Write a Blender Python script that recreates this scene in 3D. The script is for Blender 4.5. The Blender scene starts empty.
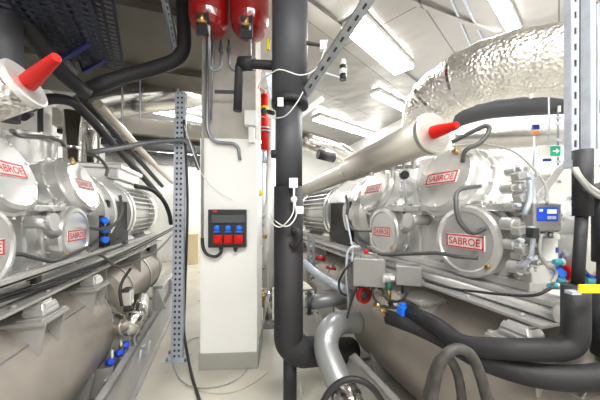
import bpy, bmesh, math, random
from mathutils import Vector, Matrix
random.seed(7)
V = Vector
PI = math.pi
C = bpy.context.scene.collection
# ---------------------------------------------------------------- camera model
F = 260.0; CX = 300.0; HY = 212.0; H = 1.58; PSI = math.radians(17.1)
RT = V((math.cos(PSI), -math.sin(PSI), 0)); FW = V((math.sin(PSI), math.cos(PSI), 0))
CAM = V((0, 0, H))
def ray(px, py):
    return FW + RT * ((px - CX) / F) + V((0, 0, (HY - py) / F))
def P(px, py, d):
    return CAM + ray(px, py) * d
def atX(px, py, X):
    r = ray(px, py); return CAM + r * (X / r.x)
def atY(px, py, Y):
    r = ray(px, py); return CAM + r * (Y / r.y)
def atZ(px, py, Z):
    r = ray(px, py); return CAM + r * ((Z - H) / r.z)
# ---------------------------------------------------------------- materials
MATS = {}
def mat(name, col, rough=0.5, metal=0.0, bump=0.0, bscale=30.0, vary=0.0, vscale=3.0, emit=0.0, col2=None, kind='noise',
        stretch=(1, 1, 1), rvar=0.0, trans=0.0, coat=0.0):
    m = bpy.data.materials.new(name); m.use_nodes = True
    nt = m.node_tree; n = nt.nodes; l = nt.links
    b = n['Principled BSDF']
    b.inputs['Base Color'].default_value = (*col, 1)
    b.inputs['Roughness'].default_value = rough
    b.inputs['Metallic'].default_value = metal
    if coat: b.inputs['Coat Weight'].default_value = coat
    if trans: b.inputs['Transmission Weight'].default_value = trans
    tc = n.new('ShaderNodeTexCoord'); mp = n.new('ShaderNodeMapping')
    mp.inputs['Scale'].default_value = stretch
    l.new(tc.outputs['Object'], mp.inputs['Vector'])
    if vary or col2:
        t = n.new('ShaderNodeTexNoise'); t.inputs['Scale'].default_value = vscale
        t.inputs['Detail'].default_value = 5
        l.new(mp.outputs['Vector'], t.inputs['Vector'])
        r = n.new('ShaderNodeValToRGB')
        r.color_ramp.elements[0].position = .35; r.color_ramp.elements[1].position = .65
        c2 = col2 or tuple(max(0, c * (1 - vary)) for c in col)
        r.color_ramp.elements[0].color = (*c2, 1); r.color_ramp.elements[1].color = (*col, 1)
        l.new(t.outputs['Fac'], r.inputs['Fac']); l.new(r.outputs['Color'], b.inputs['Base Color'])
        if rvar:
            mr = n.new('ShaderNodeMapRange'); mr.inputs['To Min'].default_value = rough - rvar
            mr.inputs['To Max'].default_value = rough + rvar
            l.new(t.outputs['Fac'], mr.inputs['Value']); l.new(mr.outputs['Result'], b.inputs['Roughness'])
    if bump:
        if kind == 'voronoi':
            t = n.new('ShaderNodeTexVoronoi'); t.inputs['Scale'].default_value = bscale; out = t.outputs['Distance']
        elif kind == 'wave':
            t = n.new('ShaderNodeTexWave'); t.inputs['Scale'].default_value = bscale; out = t.outputs['Fac']
        else:
            t = n.new('ShaderNodeTexNoise'); t.inputs['Scale'].default_value = bscale
            t.inputs['Detail'].default_value = 3; out = t.outputs['Fac']
        l.new(mp.outputs['Vector'], t.inputs['Vector'])
        bp = n.new('ShaderNodeBump'); bp.inputs['Strength'].default_value = bump; bp.inputs['Distance'].default_value = .02
        l.new(out, bp.inputs['Height']); l.new(bp.outputs['Normal'], b.inputs['Normal'])
    if emit:
        b.inputs['Emission Color'].default_value = (*col, 1); b.inputs['Emission Strength'].default_value = emit
    MATS[name] = m
    return m
silver = mat('silver_paint', (.62, .62, .61), .30, .62, bump=.03, bscale=60, vary=.1, vscale=4)
silver2 = mat('bright_cast_cover', (.70, .70, .69), .25, .62, vary=.06, vscale=6)
steel = mat('weathered_tank_steel', (.47, .425, .375), .38, .38, vary=.28, vscale=2.2, rvar=.08, bump=.02, bscale=9)
frame_m = mat('frame_grey_paint', (.50, .49, .48), .40, .3, vary=.22, vscale=3)
dull = mat('grey_pipe_paint', (.33, .34, .35), .33, .35, vary=.08)
clad = mat('polished_cladding', (.74, .73, .71), .16, 1.0, bump=.10, bscale=5, vary=.06)
brush = mat('brushed_cladding', (.56, .535, .49), .42, .8, bump=.03, bscale=40, vary=.08, stretch=(1, 1, 6))
foil = mat('crinkled_foil', (.74, .715, .67), .34, .95, bump=.55, bscale=38, kind='voronoi', vary=.06, vscale=12)
galv = mat('galvanised_strut', (.56, .61, .69), .42, .3, vary=.18, vscale=16)
galvd = mat('dull_galvanised_strut', (.30, .315, .34), .42, .7, vary=.2, vscale=16)
foam = mat('black_foam', (.020, .020, .023), .62, 0, bump=.12, bscale=50, vary=.25, vscale=5)
foil_l = mat('bright_foil', (.85, .85, .84), .35, .55, bump=.3, bscale=24)
foamg = mat('charcoal_foam', (.055, .056, .066), .55, 0, bump=.08, bscale=40, vary=.15, vscale=4)
rubber = mat('black_rubber', (.025, .025, .026), .45, 0, bump=.1, bscale=70)
greyrub = mat('dark_grey_hose', (.08, .082, .078), .4)
blackp = mat('black_plastic', (.02, .021, .024), .38)
white = mat('white_paint', (.92, .92, .91), .55, 0, vary=.03, vscale=2)
whitep = mat('white_plastic', (.88, .88, .87), .35)
col_shade = mat('shaded_column_top', (.50, .475, .44), .8, 0, bump=.15, bscale=18, vary=.2, vscale=4)  # darker tone for the dimly lit column top, shade put into colour
plinth = mat('grey_plinth_paint', (.40, .40, .36), .6, 0, vary=.12)
red = mat('red_plastic', (.62, .012, .007), .5, 0)
red.node_tree.nodes['Principled BSDF'].inputs['Specular IOR Level'].default_value = .25
redp = mat('red_vessel_paint', (.24, .005, .006), .28, 0, coat=.5)
redl = mat('red_lettering', (.62, .03, .035), .5)
plate = mat('name_plate_white', (.82, .80, .79), .4)
blue = mat('blue_plastic', (.01, .07, .62), .35)
blue2 = mat('bright_blue_plastic', (.01, .17, .85), .32)
dblue = mat('dark_blue_steel', (.03, .05, .22), .4, .3)
yellow = mat('yellow_plastic', (.85, .62, .01), .4)
green = mat('green_sign', (.01, .50, .30), .4)
teal = mat('teal_fitting', (.06, .36, .42), .35)
brass = mat('brass', (.55, .38, .16), .35, .9, vary=.3, vscale=20)
dark = mat('dark_steel', (.05, .05, .055), .45, .5)
grill_m = mat('black_mesh_guard', (.02, .02, .02), .5, .3, bump=.6, bscale=90, kind='voronoi')
boxm = mat('grey_enclosure', (.30, .30, .295), .42, .5, vary=.08)
wirew = mat('white_wire', (.80, .80, .78), .4)
wireg = mat('grey_cable', (.34, .34, .32), .5)
traym = mat('blue_grey_tray', (.035, .04, .065), .5, .5, vary=.25, vscale=8)
lamp_m = mat('lit_diffuser', (1.0, .985, .95), .4, emit=26.0)
orange = mat('orange_plastic', (.75, .2, .03), .4)
glassy = mat('smoked_lid', (.05, .055, .065), .12, 0, coat=.6)
orangebox = mat('pale_orange_panel', (.72, .60, .40), .6)
# structure materials
floor_m = mat('epoxy_floor', (.60, .58, .50), .30, 0, vary=.12, vscale=1.6, rvar=.08, col2=(.48, .46, .39))
wall_m = mat('white_wall', (.84, .84, .83), .6, 0, vary=.03, vscale=1)
ceil_board = mat('shaded_brown_board', (.125, .108, .09), .5, .25, vary=.2, vscale=1.5)  # brown boards, darkened in colour for the shaded left ceiling
def ceil_material():
    m = bpy.data.materials.new('sheet_metal_ceiling'); m.use_nodes = True
    nt = m.node_tree; n = nt.nodes; l = nt.links; b = n['Principled BSDF']
    b.inputs['Metallic'].default_value = .85; b.inputs['Roughness'].default_value = .28
    tc = n.new('ShaderNodeTexCoord'); mp = n.new('ShaderNodeMapping')
    mp.inputs['Rotation'].default_value = (0, 0, math.radians(-28))
    l.new(tc.outputs['Object'], mp.inputs['Vector'])
    br = n.new('ShaderNodeTexBrick'); br.inputs['Scale'].default_value = 1
    br.inputs['Brick Width'].default_value = 3.2; br.inputs['Row Height'].default_value = 1.15
    br.inputs['Mortar Size'].default_value = .008; br.offset = .5
    br.inputs['Color1'].default_value = (.40, .385, .37, 1); br.inputs['Color2'].default_value = (.33, .315, .30, 1)
    br.inputs['Mortar'].default_value = (.17, .16, .15, 1)
    l.new(mp.outputs['Vector'], br.inputs['Vector']); l.new(br.outputs['Color'], b.inputs['Base Color'])
    t = n.new('ShaderNodeTexNoise'); t.inputs['Scale'].default_value = 1.3; t.inputs['Detail'].default_value = 2
    l.new(mp.outputs['Vector'], t.inputs['Vector'])
    bp = n.new('ShaderNodeBump'); bp.inputs['Strength'].default_value = .5; bp.inputs['Distance'].default_value = .12
    l.new(t.outputs['Fac'], bp.inputs['Height'])
    bp2 = n.new('ShaderNodeBump'); bp2.inputs['Strength'].default_value = .6; bp2.inputs['Distance'].default_value = .02
    bp2.invert = True
    l.new(br.outputs['Fac'], bp2.inputs['Height']); l.new(bp.outputs['Normal'], bp2.inputs['Normal'])
    l.new(bp2.outputs['Normal'], b.inputs['Normal'])
    return m
ceil_metal = ceil_material()
# ---------------------------------------------------------------- mesh helpers
def frame_of(d):
    d = d.normalized()
    a = V((0, 0, 1)) if abs(d.z) < .9 else V((1, 0, 0))
    u = d.cross(a).normalized(); w = u.cross(d).normalized()
    return u, w
class MB:
    def __init__(s): s.bm = bmesh.new()
    def quadbox(s, M, bev=0.0):
        r = bmesh.ops.create_cube(s.bm, size=1.0, matrix=M)
        if bev:
            es = list({e for v in r['verts'] for e in v.link_edges})
            bmesh.ops.bevel(s.bm, geom=es, offset=bev, segments=2, affect='EDGES', profile=.5)
        return s
    def box(s, lo, hi, bev=0.0):
        lo = V(lo); hi = V(hi); c = (lo + hi) / 2; d = hi - lo
        return s.quadbox(Matrix.Translation(c) @ Matrix.Diagonal((abs(d.x), abs(d.y), abs(d.z), 1)), bev)
    def obox(s, c, size, X=None, Y=None, Z=None, bev=0.0):
        X = V(X).normalized() if X is not None else None
        Z = V(Z).normalized() if Z is not None else None
        if X is not None and Z is not None:
            Y = Z.cross(X).normalized(); Z = X.cross(Y).normalized()
        else:
            Y = V(Y).normalized()
            if X is None: X = Y.cross(Z).normalized(); Z = X.cross(Y).normalized()
            else: Z = X.cross(Y).normalized()
        R = Matrix((X, Y, Z)).transposed().to_4x4()
        return s.quadbox(Matrix.Translation(V(c)) @ R @ Matrix.Diagonal((*size, 1)), bev)
    def bar(s, a, b, w, h, up=(0, 0, 1), bev=0.0):
        a = V(a); b = V(b); d = b - a; X = d.normalized(); up = V(up)
        if abs(X.dot(up.normalized())) > .98: up = V((0, 1, 0))
        Y = up.cross(X).normalized(); Z = X.cross(Y).normalized()
        R = Matrix((X, Y, Z)).transposed().to_4x4()
        return s.quadbox(Matrix.Translation((a + b) / 2) @ R @ Matrix.Diagonal((d.length, w, h, 1)), bev)
    def sweep(s, pts, radii, seg=16, cap=True):
        pts = [V(p) for p in pts]; n = len(pts)
        if not hasattr(radii, '__len__'): radii = [radii] * n
        tang = []
        for i in range(n):
            a = pts[max(0, i - 1)]; b = pts[min(n - 1, i + 1)]
            t = (b - a)
            tang.append(t.normalized() if t.length > 1e-9 else (tang[-1] if tang else V((0, 0, 1))))
        u, w = frame_of(tang[0]); rings = []
        for i in range(n):
            t = tang[i]
            u = (u - t * u.dot(t)).normalized(); w = t.cross(u).normalized()
            rings.append([s.bm.verts.new(pts[i] + (u * math.cos(2 * PI * k / seg) + w * math.sin(2 * PI * k / seg)) * radii[i]) for k in range(seg)])
        for i in range(n - 1):
            for k in range(seg):
                f = s.bm.faces.new((rings[i][k], rings[i][(k + 1) % seg], rings[i + 1][(k + 1) % seg], rings[i + 1][k])); f.smooth = True
        if cap:
            s.bm.faces.new(list(reversed(rings[0]))); s.bm.faces.new(rings[-1])
        return s
    def cyl(s, a, b, r, r2=None, seg=20, cap=True):
        return s.sweep([a, b], [r, r if r2 is None else r2], seg, cap)
    def lathe(s, o, ax, prof, seg=32):
        # prof: list of (t, r) along axis; sharp corners made by duplicated rings
        o = V(o); ax = V(ax).normalized(); u, w = frame_of(ax)
        prev = None; first = True
        for i in range(len(prof) - 1):
            (t0, r0), (t1, r1) = prof[i], prof[i + 1]
            A = [s.bm.verts.new(o + ax * t0 + (u * math.cos(2 * PI * k / seg) + w * math.sin(2 * PI * k / seg)) * max(r0, 1e-4)) for k in range(seg)]
            B = [s.bm.verts.new(o + ax * t1 + (u * math.cos(2 * PI * k / seg) + w * math.sin(2 * PI * k / seg)) * max(r1, 1e-4)) for k in range(seg)]
            for k in range(seg):
                f = s.bm.faces.new((A[k], A[(k + 1) % seg], B[(k + 1) % seg], B[k])); f.smooth = True
        if prof[0][1] > 2e-4:
            s.bm.faces.new([s.bm.verts.new(o + ax * prof[0][0] + (u * math.cos(2 * PI * k / seg) + w * math.sin(2 * PI * k / seg)) * prof[0][1]) for k in range(seg)])
        if prof[-1][1] > 2e-4:
            s.bm.faces.new([s.bm.verts.new(o + ax * prof[-1][0] + (u * math.cos(2 * PI * k / seg) + w * math.sin(2 * PI * k / seg)) * prof[-1][1]) for k in range(seg)])
        return s
    def prism(s, outline, depth_vec, bev=0.0):
        a = [s.bm.verts.new(V(p)) for p in outline]; dv = V(depth_vec)
        b = [s.bm.verts.new(V(p) + dv) for p in outline]
        n = len(a); fs = [s.bm.faces.new(a), s.bm.faces.new(list(reversed(b)))]
        for i in range(n): fs.append(s.bm.faces.new((a[i], b[i], b[(i + 1) % n], a[(i + 1) % n])))
        if bev:
            es = list({e for f in fs for e in f.edges})
            bmesh.ops.bevel(s.bm, geom=es, offset=bev, segments=2, affect='EDGES', profile=.5)
        return s
    def ball(s, c, r, seg=12):
        res = bmesh.ops.create_uvsphere(s.bm, u_segments=seg, v_segments=max(6, seg // 2), radius=r, matrix=Matrix.Translation(V(c)))
        for v in res['verts']:
            for f in v.link_faces: f.smooth = True
        return s
    def bolt(s, p, ax, r=.014, h=.014):
        p = V(p); ax = V(ax).normalized()
        s.cyl(p - ax * .004, p + ax * h, r, r, 6)
        return s
    def build(s, name, m, parent=None, xf=None):
        bmesh.ops.recalc_face_normals(s.bm, faces=s.bm.faces)
        me = bpy.data.meshes.new(name); s.bm.to_mesh(me); s.bm.free()
        me.materials.append(m)
        o = bpy.data.objects.new(name, me); C.objects.link(o)
        if parent is not None: o.parent = parent
        return o
def tag(o, label, cat, group=None):
    o['label'] = label; o['category'] = cat
    if group: o['group'] = group
    return o
def thing(name, label, cat, loc=(0, 0, 0), rz=0, group=None):
    o = bpy.data.objects.new(name, None); C.objects.link(o)
    o.location = loc; o.rotation_euler = (0, 0, rz); o.empty_display_size = .1
    return tag(o, label, cat, group)
def struct(mb, name, m):
    o = mb.build(name, m); o['kind'] = 'structure'; return o
def smooth_path(pts, rad=.1, n=6):
    """polyline with rounded corners"""
    pts = [V(p) for p in pts]; out = [pts[0]]
    for i in range(1, len(pts) - 1):
        a, b, c = pts[i - 1], pts[i], pts[i + 1]
        d1 = (a - b); d2 = (c - b); r = min(rad, d1.length * .48, d2.length * .48)
        p0 = b + d1.normalized() * r; p1 = b + d2.normalized() * r
        for k in range(n + 1):
            t = k / n
            out.append(p0 * (1 - t) ** 2 + b * 2 * t * (1 - t) + p1 * t * t)
    out.append(pts[-1]); return out
def curve_path(pts, n=8):
    """catmull-rom"""
    pts = [V(p) for p in pts]; q = [pts[0] * 2 - pts[1]] + pts + [pts[-1] * 2 - pts[-2]]; out = []
    for i in range(1, len(q) - 2):
        a, b, c, d = q[i - 1], q[i], q[i + 1], q[i + 2]
        for k in range(n):
            t = k / n
            out.append(.5 * ((2 * b) + (c - a) * t + (2 * a - 5 * b + 4 * c - d) * t * t + (-a + 3 * b - 3 * c + d) * t ** 3))
    out.append(pts[-1]); return out
def pipe(name, pts, r, m, label=None, cat=None, parent=None, rad=.1, seg=16, group=None, curved=False):
    path = curve_path(pts) if curved else smooth_path(pts, rad)
    o = MB().sweep(path, r, seg).build(name, m, parent)
    if label: tag(o, label, cat, group)
    return o
def rings(name, pts_r, m, parent, thick=.012):
    mb = MB()
    for (p, ax, r) in pts_r:
        ax = V(ax).normalized(); mb.lathe(V(p) - ax * thick / 2, ax, [(0, r), (thick, r)], 24)
    return mb.build(name, m, parent)
def text_mesh(s, name, m, parent, origin, X, Y, height, width, depth=.003):
    cu = bpy.data.curves.new(name, 'FONT'); cu.body = s; cu.size = 1; cu.extrude = 0
    cu.offset = .012
    ob = bpy.data.objects.new(name + '_tmp', cu); C.objects.link(ob)
    dg = bpy.context.evaluated_depsgraph_get()
    me = bpy.data.meshes.new_from_object(ob.evaluated_get(dg))
    bpy.data.objects.remove(ob); bpy.data.curves.remove(cu)
    xs = [v.co.x for v in me.vertices]; ys = [v.co.y for v in me.vertices]
    cx = (min(xs) + max(xs)) / 2; cy = (min(ys) + max(ys)) / 2
    sx = width / (max(xs) - min(xs)); sy = height / (max(ys) - min(ys))
    X = V(X).normalized(); Y = V(Y).normalized(); N = X.cross(Y)
    for v in me.vertices:
        v.co = V(origin) + X * (v.co.x - cx) * sx + Y * (v.co.y - cy) * sy + N * depth
    me.materials.clear(); me.materials.append(m); me.name = name
    o = bpy.data.objects.new(name, me); C.objects.link(o); o.parent = parent
    return o
def perforated(mb, a, b, side, w, hole_w, hole_l, pitch, cols=1, t=.004):
    """perforated strip from a to b; side = direction of width"""
    a = V(a); b = V(b); L = (b - a).length; d = (b - a).normalized(); side = V(side).normalized()
    side = (side - d * side.dot(d)).normalized(); nrm = d.cross(side)
    gap = (w - cols * hole_w) / (cols + 1)
    for c in range(cols + 1):
        off = -w / 2 + gap / 2 + c * (gap + hole_w)
        mb.bar(a + side * off, b + side * off, gap, t, up=nrm)
    n = int(L / pitch); rl = pitch - hole_l
    for c in range(cols):
        off = -w / 2 + gap + hole_w / 2 + c * (gap + hole_w)
        for i in range(n + 1):
            s0 = a + d * (i * pitch - rl / 2 + pitch / 2 * 0) + side * off
            mb.bar(s0, s0 + d * rl, hole_w, t, up=nrm)
    return mb
def channel(mb, a, b, side, w, depth, hole_w, hole_l, pitch, cols=1, t=.005):
    """U-strut: perforated web facing -nrm, two flanges going back"""
    a = V(a); b = V(b); d = (b - a).normalized(); side = V(side); side = (side - d * side.dot(d)).normalized(); nrm = d.cross(side)
    perforated(mb, a, b, side, w, hole_w, hole_l, pitch, cols, t)
    for sg in (-1, 1):
        mb.bar(a + side * sg * w / 2 + nrm * depth / 2, b + side * sg * w / 2 + nrm * depth / 2, t, depth, up=nrm)
    return mb
def shade_strip(name, a, b, side, w, depth, parent):  # dark strip behind the holes, standing in for the shade inside a strut
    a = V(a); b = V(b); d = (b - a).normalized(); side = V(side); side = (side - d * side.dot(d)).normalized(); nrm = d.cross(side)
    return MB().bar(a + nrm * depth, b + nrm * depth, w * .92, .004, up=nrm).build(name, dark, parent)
# ---------------------------------------------------------------- room
XL, XR, YB, YF, ZC = -3.3, 4.6, 10.0, -2.6, 4.05
struct(MB().box((XL - .1, YF - .1, -.1), (XR + .1, YB + .1, 0)), 'floor', floor_m)
struct(MB().box((XL - .1, YF, 0), (XL, YB, ZC)), 'wall_left', wall_m)
struct(MB().box((XR, YF, 0), (XR + .1, YB, ZC)), 'wall_right', wall_m)
struct(MB().box((XL - .1, YB, 0), (XR + .1, YB + .1, ZC)), 'wall_back', wall_m)
struct(MB().box((XL - .1, YF - .1, 0), (XR + .1, YF, ZC)), 'wall_front', wall_m)
ce = struct(MB().box((XL - .1, YF - .1, ZC), (XR + .1, YB + .1, ZC + .1)), 'ceiling', ceil_metal)
# brown board soffit over the left machine, its shade put into the dark colour
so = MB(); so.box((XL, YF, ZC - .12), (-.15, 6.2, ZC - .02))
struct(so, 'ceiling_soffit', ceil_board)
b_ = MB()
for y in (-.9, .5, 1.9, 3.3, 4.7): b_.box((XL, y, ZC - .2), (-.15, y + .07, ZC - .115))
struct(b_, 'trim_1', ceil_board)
# ---------------------------------------------------------------- lamps
lamp_n = [0]
def luminaire(a, b, label, w=.13, lit=True, drop=.06):
    a = V(a); b = V(b); c = (a + b) / 2; d = (b - a)
    t = thing('ceiling_light', label, 'light', (c.x, c.y, ZC), math.atan2(d.y, d.x), 'ceiling fluorescent lights')
    L = d.length
    MB().box((-L / 2, -w / 2, -drop), (L / 2, w / 2, 0)).build('housing', whitep, t)
    MB().box((-L / 2 + .02, -w / 2 + .01, -drop - .035), (L / 2 - .02, w / 2 - .01, -drop + .002), .01).build('diffuser', lamp_m, t)
    return t
zl = ZC - .09
luminaire(atZ(494, -6, zl), atZ(516, 36, zl), 'lit ceiling light just left of the slotted strut, above the wrinkled foil duct', w=.15)
luminaire(atZ(352, 24, zl), atZ(404, 72, zl), 'broad lit ceiling light right of the diagonal strut', w=.34)
luminaire(atZ(316, 119, zl), atZ(374, 137, zl), 'long lit ceiling light behind the insulated pipe with the red plug', w=.3)
for (x0, y0, x1, y1, s) in ((-1.6, 6.9, .2, 7.5, 'far left end of the hall'), (-.9, -.2, .9, -.2, 'over the aisle behind the camera'),
                            (-2.6, -1.2, -.8, -1.2, 'behind the camera on the left'), (1.4, -.6, 3.2, -.2, 'behind the camera on the right'),
                            (3.0, 4.6, 4.2, 5.1, 'over the right machine far side'), (-.2, 8.6, 1.8, 9.0, 'by the back wall')):
    luminaire((x0, y0, zl), (x1, y1, zl), 'lit ceiling light ' + s, w=.2)
for (x, y, z, e, sx, sy) in ((0.2, -.25, 3.85, 75, 1.8, .3), (2.3, -.4, 3.85, 55, 1.8, .3), (-1.7, -1.2, 3.75, 60, 1.8, .3),
                             (-.7, 6.9, 3.9, 60, 1.8, .3), (2.4, 3.4, 3.9, 40, 1.4, .4), (.8, 8.8, 3.9, 60, 2, .3), (3.4, 2.3, 3.9, 40, 1.2, .3)):
    ld = bpy.data.lights.new('lamp', 'AREA'); ld.shape = 'RECTANGLE'; ld.size = sx; ld.size_y = sy; ld.energy = e
    ld.color = (1, .985, .95)
    lo = bpy.data.objects.new('lamp', ld); C.objects.link(lo); lo.location = (x, y, z)
# ---------------------------------------------------------------- machines
def name_plate(parent, c, X, Y, w=.26, h=.078):
    """plate centred at c, X right, Y up"""
    X = V(X).normalized(); Y = V(Y).normalized(); N = X.cross(Y)
    pl = MB().obox(V(c), (w, h, .006), X=X, Z=N).build('name_plate', plate, parent)
    b = MB(); e = .008
    for sg in (-1, 1):
        b.obox(V(c) + Y * sg * (h / 2 - e / 2 - .003) + N * .004, (w - .006, e, .004), X=X, Z=N)
        b.obox(V(c) + X * sg * (w / 2 - e / 2 - .003) + N * .004, (e, h - .006, .004), X=X, Z=N)
    b.build('border', redl, pl)
    text_mesh('SABROE', 'lettering', redl, pl, V(c) + N * .0035, X, Y, h * .50, w * .82, .003)
    return pl
def bolt_ring(mb, o, ax, r, n=12, br=.014, ph=0.0):
    u, w = frame_of(V(ax))
    for k in range(n):
        a = 2 * PI * k / n + ph
        mb.bolt(V(o) + (u * math.cos(a) + w * math.sin(a)) * r, ax, br, .016)
def compressor(loc, rz, f, label):
    t = thing('compressor', label, 'compressor', loc, rz)
    # crankcase: stepped body, profile in xz extruded along y
    prof = [(-.95, 1.22), (-.10, 1.22), (-.10, 1.60), (-.20, 1.66), (-.30, 1.78), (-.40, 1.84), (-.62, 1.84), (-.76, 1.76), (-.88, 1.62), (-.95, 1.50)]
    mb = MB()
    mb.prism([(x, -.69, z) for x, z in prof], (0, 1.38, 0), .012)
    mb.box((-.98, -.72, 1.19), (-.04, .72, 1.235), .004)
    for y in (-.66, -.02, .66): mb.box((-.12, y - .02, 1.23), (-.055, y + .02, 1.62), .004)
    mb.box((-.2, -.69, 1.585), (-.02, .69, 1.625), .006)
    for k in range(9):
        mb.bolt((-.06, -.66 + k * .165, 1.235), (0, 0, 1))
        mb.bolt((-.02, -.66 + k * .165, 1.605), (1, 0, 0), .017)
        mb.bolt((-.05, -.62 + k * .165, 1.625), (0, 0, 1), .018, .02)
    mb.build('crankcase', silver, t)
    for sy in (-1, 1):
        mb = MB().prism([(x * 1.0 + (.045 if x > -.3 else -.0), sy * .70 - .02, z + (.03 if z > 1.77 else 0)) for x, z in prof], (0, .04, 0), .004)
        for (x, z) in ((-.08, 1.30), (-.08, 1.42), (-.08, 1.54), (-.16, 1.65), (-.26, 1.74), (-.36, 1.82), (-.48, 1.84), (-.60, 1.84)):
            mb.bolt((x + .0, sy * .70 + (.02 * sy), z), (0, sy, 0), .013, .012)
        mb.build('end_flange', silver2, t)
    # lower side covers
    for y in (-.41, .41):
        ax = V((1, 0, 0)); o = V((-.12, y, 1.405))
        mb = MB()
        mb.lathe(o, ax, [(0, .25), (.045, .25), (.055, .243)], 40)
        mb.lathe(o, ax, [(.05, .215), (.12, .215), (.135, .205), (.14, .18), (.130, .17), (.130, .0)], 40)
        bolt_ring(mb, o + ax * .055, ax, .231, 14, .010)
        h = mb.build('side_cover', silver2, t)
        name_plate(h, o + ax * .132 + V((0, 0, .0)), (0, 1, 0), (0, 0, 1), .25, .085)
        g = MB()
        g.cyl(o + V((.12, -f * .15, -.12)), o + V((.155, -f * .15, -.12)), .013, seg=8)
        g.build('fitting', brass, h)
    # upper cylinder heads, tilted up
    ta = math.radians(20); ax = V((math.cos(ta), 0, math.sin(ta))); up = V((-math.sin(ta), 0, math.cos(ta)))
    for y in (-.41 + f * .20, .41 + f * .20):
        o = V((-.52, y, 1.625))
        mb = MB()
        mb.lathe(o, ax, [(.10, .255), (.36, .255), (.365, .262), (.40, .262), (.405, .245), (.47, .245), (.485, .225)], 44)
        mb.lathe(o, ax, [(.48, .23), (.515, .222), (.53, .205), (.53, .0)], 44)
        bolt_ring(mb, o + ax * .40, ax, .254, 16, .010)
        bolt_ring(mb, o + ax * .52, ax, .196, 10, .012, .3)
        h = mb.build('cylinder_head', silver2, t)
        name_plate(h, o + ax * .533 - up * .0, (0, 1, 0), up, .25, .085)
        g = MB(); g.cyl(o + ax * .52 + up * .17 + V((0, -f * .07, 0)), o + ax * .56 + up * .17 + V((0, -f * .07, 0)), .016, seg=8)
        g.cyl(o + ax * .55 + up * .17 + V((0, -f * .07, 0)), o + ax * .55 + up * .215 + V((0, -f * .07, 0)), .012, seg=8)
        g.build('fitting', brass, h)
    # manifold casting between the heads with ribs, and vertical discharge necks
    mb = MB()
    for y in (-.05 + f * .09,):
        mb.prism([(-.30, y - .13, 1.62), (-.30, y + .13, 1.62), (-.16, y + .09, 1.62), (-.16, y - .09, 1.62)], (-.06, 0, .40), .01)
    mb.build('centre_casting', silver, t)
    for (x, y, z, r) in ((-.42, f * .72, 2.20, .15), (-.55, -f * .12, 2.02, .10), (-.55, f * .25, 2.06, .11)):
        mb = MB().lathe((x, y, 1.7), (0, 0, 1), [(0, r), (z - 1.74, r), (z - 1.74, r + .03), (z - 1.70, r + .03), (z - 1.69, r + .01), (z - 1.69, 0)], 28)
        bolt_ring(mb, (x, y, z), (0, 0, 1), r + .015, 8, .012)
        mb.build('discharge_neck', silver2, t)
    # end cover (near end) with valves
    mb = MB()
    mb.lathe((-.45, -f * .69, 1.45), (0, -f, 0), [(0, .26), (.04, .26), (.04, .21), (.10, .20), (.12, .15), (.12, 0)], 32)
    bolt_ring(mb, (-.45, -f * .73, 1.45), (0, -f, 0), .235, 12)
    mb.build('end_cover', silver2, t)
    mb = MB()
    mb.lathe((-.45, f * .69, 1.50), (0, f, 0), [(0, .3), (.05, .3), (.05, .24), (.16, .22)], 32)
    mb.build('shaft_cover', silver2, t)
    # suction elbow between the lower covers
    mb = MB()
    mb.sweep(smooth_path([(-.1, f * .0, 1.52), (.03, f * .0, 1.52), (.03, f * .10, 1.44)], .05), .04, 12)
    mb.lathe((.03, 0, 1.52), (1, 0, 0), [(.03, .055), (.05, .055)], 16)
    mb.build('crossover_elbow', silver2, t)
    return t
YL, YR = 1.97, 1.60
comp_L = compressor((-1.05, YL, 0), 0, 1, 'silver reciprocating compressor left of the aisle with red and white plates')
comp_R = compressor((1.40, YR, 0), PI, -1, 'silver reciprocating compressor right of the aisle behind black foam pipes')
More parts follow.
